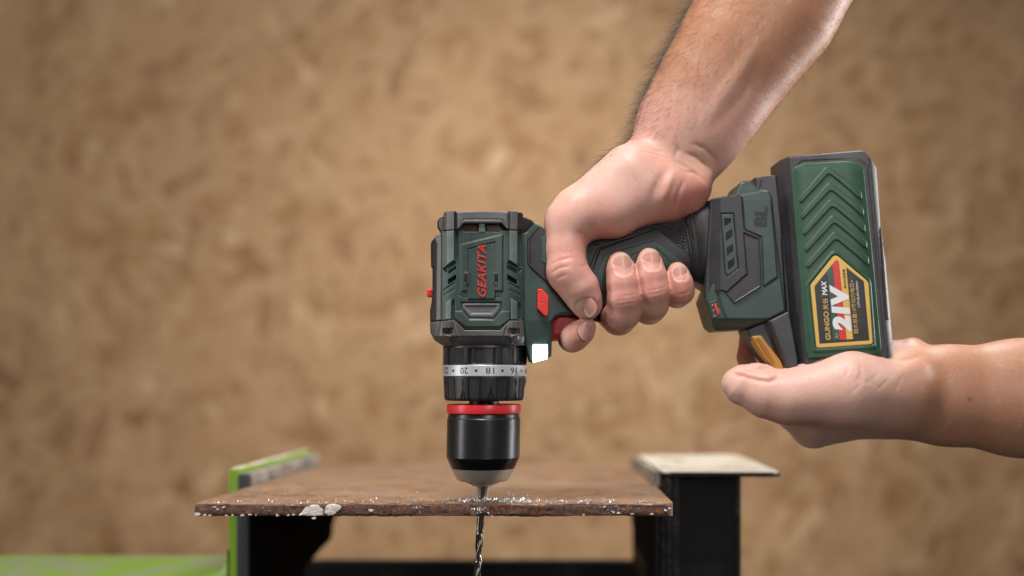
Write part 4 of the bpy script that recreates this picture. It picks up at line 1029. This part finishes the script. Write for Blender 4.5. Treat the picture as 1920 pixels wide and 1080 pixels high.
# tendons, wrist and knuckle folds (negative depth = ridge)
creases(va, Na, [
    ([(1420, 40), (1356, 150), (1296, 240)], 2.2, 16), ([(1430, 62), (1372, 150), (1300, 246)], -2.8, 12), ([(1440, 100), (1390, 180), (1325, 256)], 2.8, 16), ([(1424, 90), (1376, 172), (1312, 250)], -1.5, 10),
    ([(1262, 262), (1272, 280), (1264, 300)], 2.6, 4), ([(1172, 268), (1212, 276), (1250, 286)], 1.2, 2.6), ([(1190, 283), (1235, 290), (1262, 300)], 1.0, 2.4),
    ([(1264, 300), (1288, 312), (1322, 336)], 2.4, 3.6), ([(1280, 284), (1306, 292), (1338, 316)], 2.6, 4.0), ([(1294, 266), (1322, 276), (1352, 300)], 2.4, 4.0), ([(1278, 322), (1302, 322), (1330, 346)], 3.2, 3.5),
    ([(1258, 300), (1236, 340), (1212, 396)], 3.6, 9), ([(1272, 306), (1250, 352), (1232, 402)], -2.6, 7), ([(1288, 326), (1272, 360), (1262, 402)], 2.0, 5),
    ([(1210, 316), (1224, 330), (1230, 342)], 0.9, 2.2), ([(1180, 330), (1196, 350)], 0.7, 2.0),
    ([(1026, 500), (1048, 490), (1078, 484)], 1.6, 2.6), ([(1030, 516), (1046, 505), (1070, 501)], 2.0, 2.4), ([(1038, 528), (1052, 520), (1066, 516)], 1.4, 2.2), ([(1080, 505), (1094, 500), (1106, 494)], 1.2, 2.5),
    ([(1078, 436), (1092, 440), (1104, 450)], 1.6, 3),
    ([(1152, 560), (1172, 557), (1196, 553)], 1.2, 2.0), ([(1150, 567), (1172, 564), (1198, 559)], 1.3, 2.0), ([(1152, 574), (1172, 571), (1196, 566)], 1.0, 2.0),
    ([(1206, 548), (1226, 545), (1248, 540)], 1.1, 2.0), ([(1206, 555), (1226, 552), (1250, 546)], 1.0, 2.0), ([(1262, 554), (1278, 552), (1296, 546)], 0.9, 2.0),
    ([(1056, 640), (1066, 625), (1078, 612)], 0.7, 2.2),
])
Na = vnormals(va, Fa)
if (Na*(va-va.mean(0))).sum() < 0: Na = -Na
nails_a = [Nail(1168, 496, (-0.10, -1, 0.05), (0.06, -0.12, 1), 35, 45, 24), Nail(1221, 487, (-0.08, -1, 0.05), (0.05, -0.14, 1), 33.5, 43, 23),
           Nail(1273.5, 512, (-0.05, -1, 0.05), (0.08, -0.15, 1), 27, 32, 19), Nail(1102, 620, (0.32, -0.9, -0.1), (0.50, 0.15, 0.85), 30, 36, 20),
           Nail(1095, 580, (0.66, 0.75, -0.1), (-0.48, 0.42, 0.77), 36, 40, 27)]
for q in nails_a: q.seat(va, Na)
hand = person(va, Fa, 'bare hairy forearm reaching down from above, hand gripping the drill with finger on trigger', W([(1230, 440, 0)])[0])
y_t = sstep((250-va[:, 1])/150)[:, None]
col = np.array(PINK)*(1-y_t)+np.array(TAN)*y_t
cb = tints(va, Na, (0, 0, 0), [])
for (x, y, z, r_, c_, am) in [(1300, 365, 70, 46, RED, 0.75), (1270, 385, 80, 40, RED, 0.45), (1168, 550, 100, 34, RED, 0.55), (1222, 535, 100, 30, RED, 0.5), (1278, 548, 95, 26, RED, 0.75), (1168, 480, 95, 16, RED, 0.25),
                              (1090, 640, 70, 34, RED, 0.5), (1060, 500, 105, 40, RED, 0.35), (1110, 445, 90, 40, RED, 0.4), (1165, 610, 60, 26, (0.42, 0.24, 0.16), 0.6), (1224, 590, 60, 24, (0.42, 0.24, 0.16), 0.5),  # brown below the middle and ring fingers is painted shade
                              (1150, 320, 90, 60, PALE, 0.6), (1085, 375, 90, 50, PALE, 0.4), (1310, 290, 60, 50, (0.55, 0.36, 0.24), 0.5)]:
    q = va-np.array([x, y, z]); fct = (am*np.exp(-(q**2).sum(1)/r_**2))[:, None]; col = col*(1-fct)+np.array(c_)*fct
# veins and tendons seen through the skin of the wrist
for pts, wd, c_, am in (([(1270, 300), (1276, 250), (1330, 190), (1420, 90)], 7, (0.40, 0.27, 0.20), 0.30), ([(1262, 268), (1266, 310)], 4, (0.45, 0.30, 0.26), 0.4)):
    s_ = poly_sdf(va[:, :2], pts, closed=False); fct = (am*np.exp(-(s_/wd)**2)*(Na[:, 2] > 0))[:, None]; col = col*(1-fct)+np.array(c_)*fct
paint(hand, col)
for q in nails_a: q.build(hand, M['nail'])
# hair along the outer edge of the forearm, and pale fuzz on the other edge
r = np.random.default_rng(21)
m = np.nonzero((Na[:, 0] < -0.20) & (Na[:, 2] > -0.75) & (va[:, 1] > -60) & (va[:, 1] < 400) & (va[:, 0]+0.75*(va[:, 1]-250) < 1330))[0]
pr = np.clip((-Na[m, 0]-0.2)*1.5, 0.02, 1)*np.clip((395-va[m, 1])/150, 0.05, 1)*np.where(va[m, 1] > 300, 0.35, 1.0)*np.clip((0.75-Na[m, 2])/0.7, 0.06, 1)
sel = r.choice(m, 1700, replace=False, p=pr/pr.sum())
dirs = Na[sel]*np.array([0.8, 0.5, 0.5])+np.array([-0.40, 0.66, 0.0])+r.normal(0, 0.34, (len(sel), 3))
hairs('arm_hair', hand, M['hair'], va[sel]-Na[sel]*0.5, dirs, r.uniform(18, 52, len(sel))*np.clip((430-va[sel, 1])/150, 0.5, 1), 0.19, 0.22, r)
m = np.nonzero((Na[:, 2] > -0.1) & (va[:, 1] > -60) & (va[:, 1] < 255))[0]
nx_ = Na[m, 0]
pr = np.where(nx_ > 0.35, 1.2, np.where(nx_ < 0.0, 0.9, 0.12))
sel = r.choice(m, 2600, replace=False, p=pr/pr.sum())
dirs = Na[sel]*0.55+np.where(Na[sel, 0:1] > 0.2, np.array([[0.1, 0.8, 0.0]]), np.array([[-0.6, 0.65, 0.0]]))+r.normal(0, 0.25, (len(sel), 3))
hairs('fine_hair', hand, M['fuzz'], va[sel]-Na[sel]*0.3, dirs, np.where(Na[sel, 0] > 0.2, r.uniform(5, 12, len(sel)), r.uniform(14, 32, len(sel))), 0.15, 0.16, r)

# ------------------------------------------------------------------ the hand that supports the battery
f = Field((1335, 570, -160), (2070, 900, 190), 2.7)
f.add([((2080, 752, 5), 122), ((1940, 748, 5), 109), ((1800, 743, 5), 92), ((1705, 738, 5), 84)], 30, 30, zs=0.74, pad=60)
f.add([((1705, 738, 10), 80), ((1620, 745, 15), 72), ((1560, 760, 0), 66)], 30, 30, pad=50)
f.add([((1660, 754, -25), 70), ((1580, 784, -36), 54), ((1552, 803, -40), 40), ((1498, 782, 5), 26)], 26, 20)        # back of the hand, lower contour
f.add([((1690, 736, 38), 76), ((1590, 728, 74), 72), ((1478, 744, 76), 52)], 26, 20)             # ball of the thumb
f.add([((1478, 744, 76), 50), ((1438, 738, 74), 44), ((1398, 725, 68), 35)], 12, 14)
f.add([((1392, 724, 66), 35), ((1388, 720, 64), 32)], 6)
f.add([((1394, 706, 68), 23), ((1420, 702, 70), 20), ((1446, 699, 66), 17)], 2.0, 8)             # thumb tip folded back onto the latch
f.add([((1744, 660, -25), 30), ((1705, 684, -50), 44), ((1610, 700, -80), 40)], 20, 20)          # little finger edge of the palm
f.add([((1431, 628, -62), 19), ((1431, 668, -66), 21), ((1446, 712, -66), 25), ((1520, 780, -60), 36)], 6, 10)   # index finger behind the latch
vb, Fb = f.mesh(2); Nb = vnormals(vb, Fb)
if (Nb*(vb-vb.mean(0))).sum() < 0: Nb = -Nb
creases(vb, Nb, [
    ([(1364, 700), (1390, 703), (1418, 712), (1436, 714), (1462, 702)], 6.5, 3.6), ([(1380, 690), (1410, 694), (1440, 690)], 0.8, 2.0),
    ([(1600, 676), (1596, 700), (1580, 724)], 1.3, 2.8), ([(1612, 690), (1606, 716)], 0.7, 3), ([(1652, 668), (1690, 676), (1748, 664)], 2.2, 5), ([(1664, 656), (1700, 652), (1730, 650)], 1.4, 4),
    ([(1600, 720), (1625, 705), (1650, 680)], 1.0, 3), ([(1572, 742), (1592, 720), (1604, 694)], 0.9, 2.6), ([(1560, 716), (1572, 698), (1578, 680)], 0.8, 2.4), ([(1620, 735), (1650, 712), (1668, 690)], 0.9, 3), ([(1586, 704), (1606, 716), (1630, 722)], 0.6, 2.4), ([(1660, 740), (1674, 715), (1690, 694)], 0.8, 3), ([(1446, 792), (1476, 800), (1540, 796)], 1.2, 8), ([(1640, 720), (1700, 690), (1800, 672)], -1.6, 10),
])
Nb = vnormals(vb, Fb)
if (Nb*(vb-vb.mean(0))).sum() < 0: Nb = -Nb
hand2 = person(vb, Fb, 'bare forearm coming in from the right, its open hand holding the battery pack from below', W([(1620, 760, 0)])[0])
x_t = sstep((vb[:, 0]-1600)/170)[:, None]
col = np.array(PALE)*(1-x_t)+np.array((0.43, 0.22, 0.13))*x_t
for (x, y, z, r_, c_, am) in [(1500, 790, 60, 60, (0.50, 0.25, 0.17), 0.6), (1440, 780, 80, 40, RED, 0.35), (1400, 710, 80, 30, PINK, 0.6), (1431, 650, -60, 50, RED, 0.7), (1580, 690, 130, 50, PALE, 0.5), (1700, 640, 0, 40, PALE, 0.7), (1620, 780, 70, 60, (0.48, 0.25, 0.17), 0.5)]:  # pale wrist bump and brown underside hold painted light and shade
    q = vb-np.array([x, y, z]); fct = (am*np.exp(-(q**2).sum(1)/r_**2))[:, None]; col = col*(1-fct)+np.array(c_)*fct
q = vb-np.array([1819, 749, 70]); fct = (0.7*np.exp(-((q[:, :2]**2).sum(1))/4.0**2)*(Nb[:, 2] > 0.3))[:, None]; col = col*(1-fct)+np.array((0.14, 0.06, 0.04))*fct
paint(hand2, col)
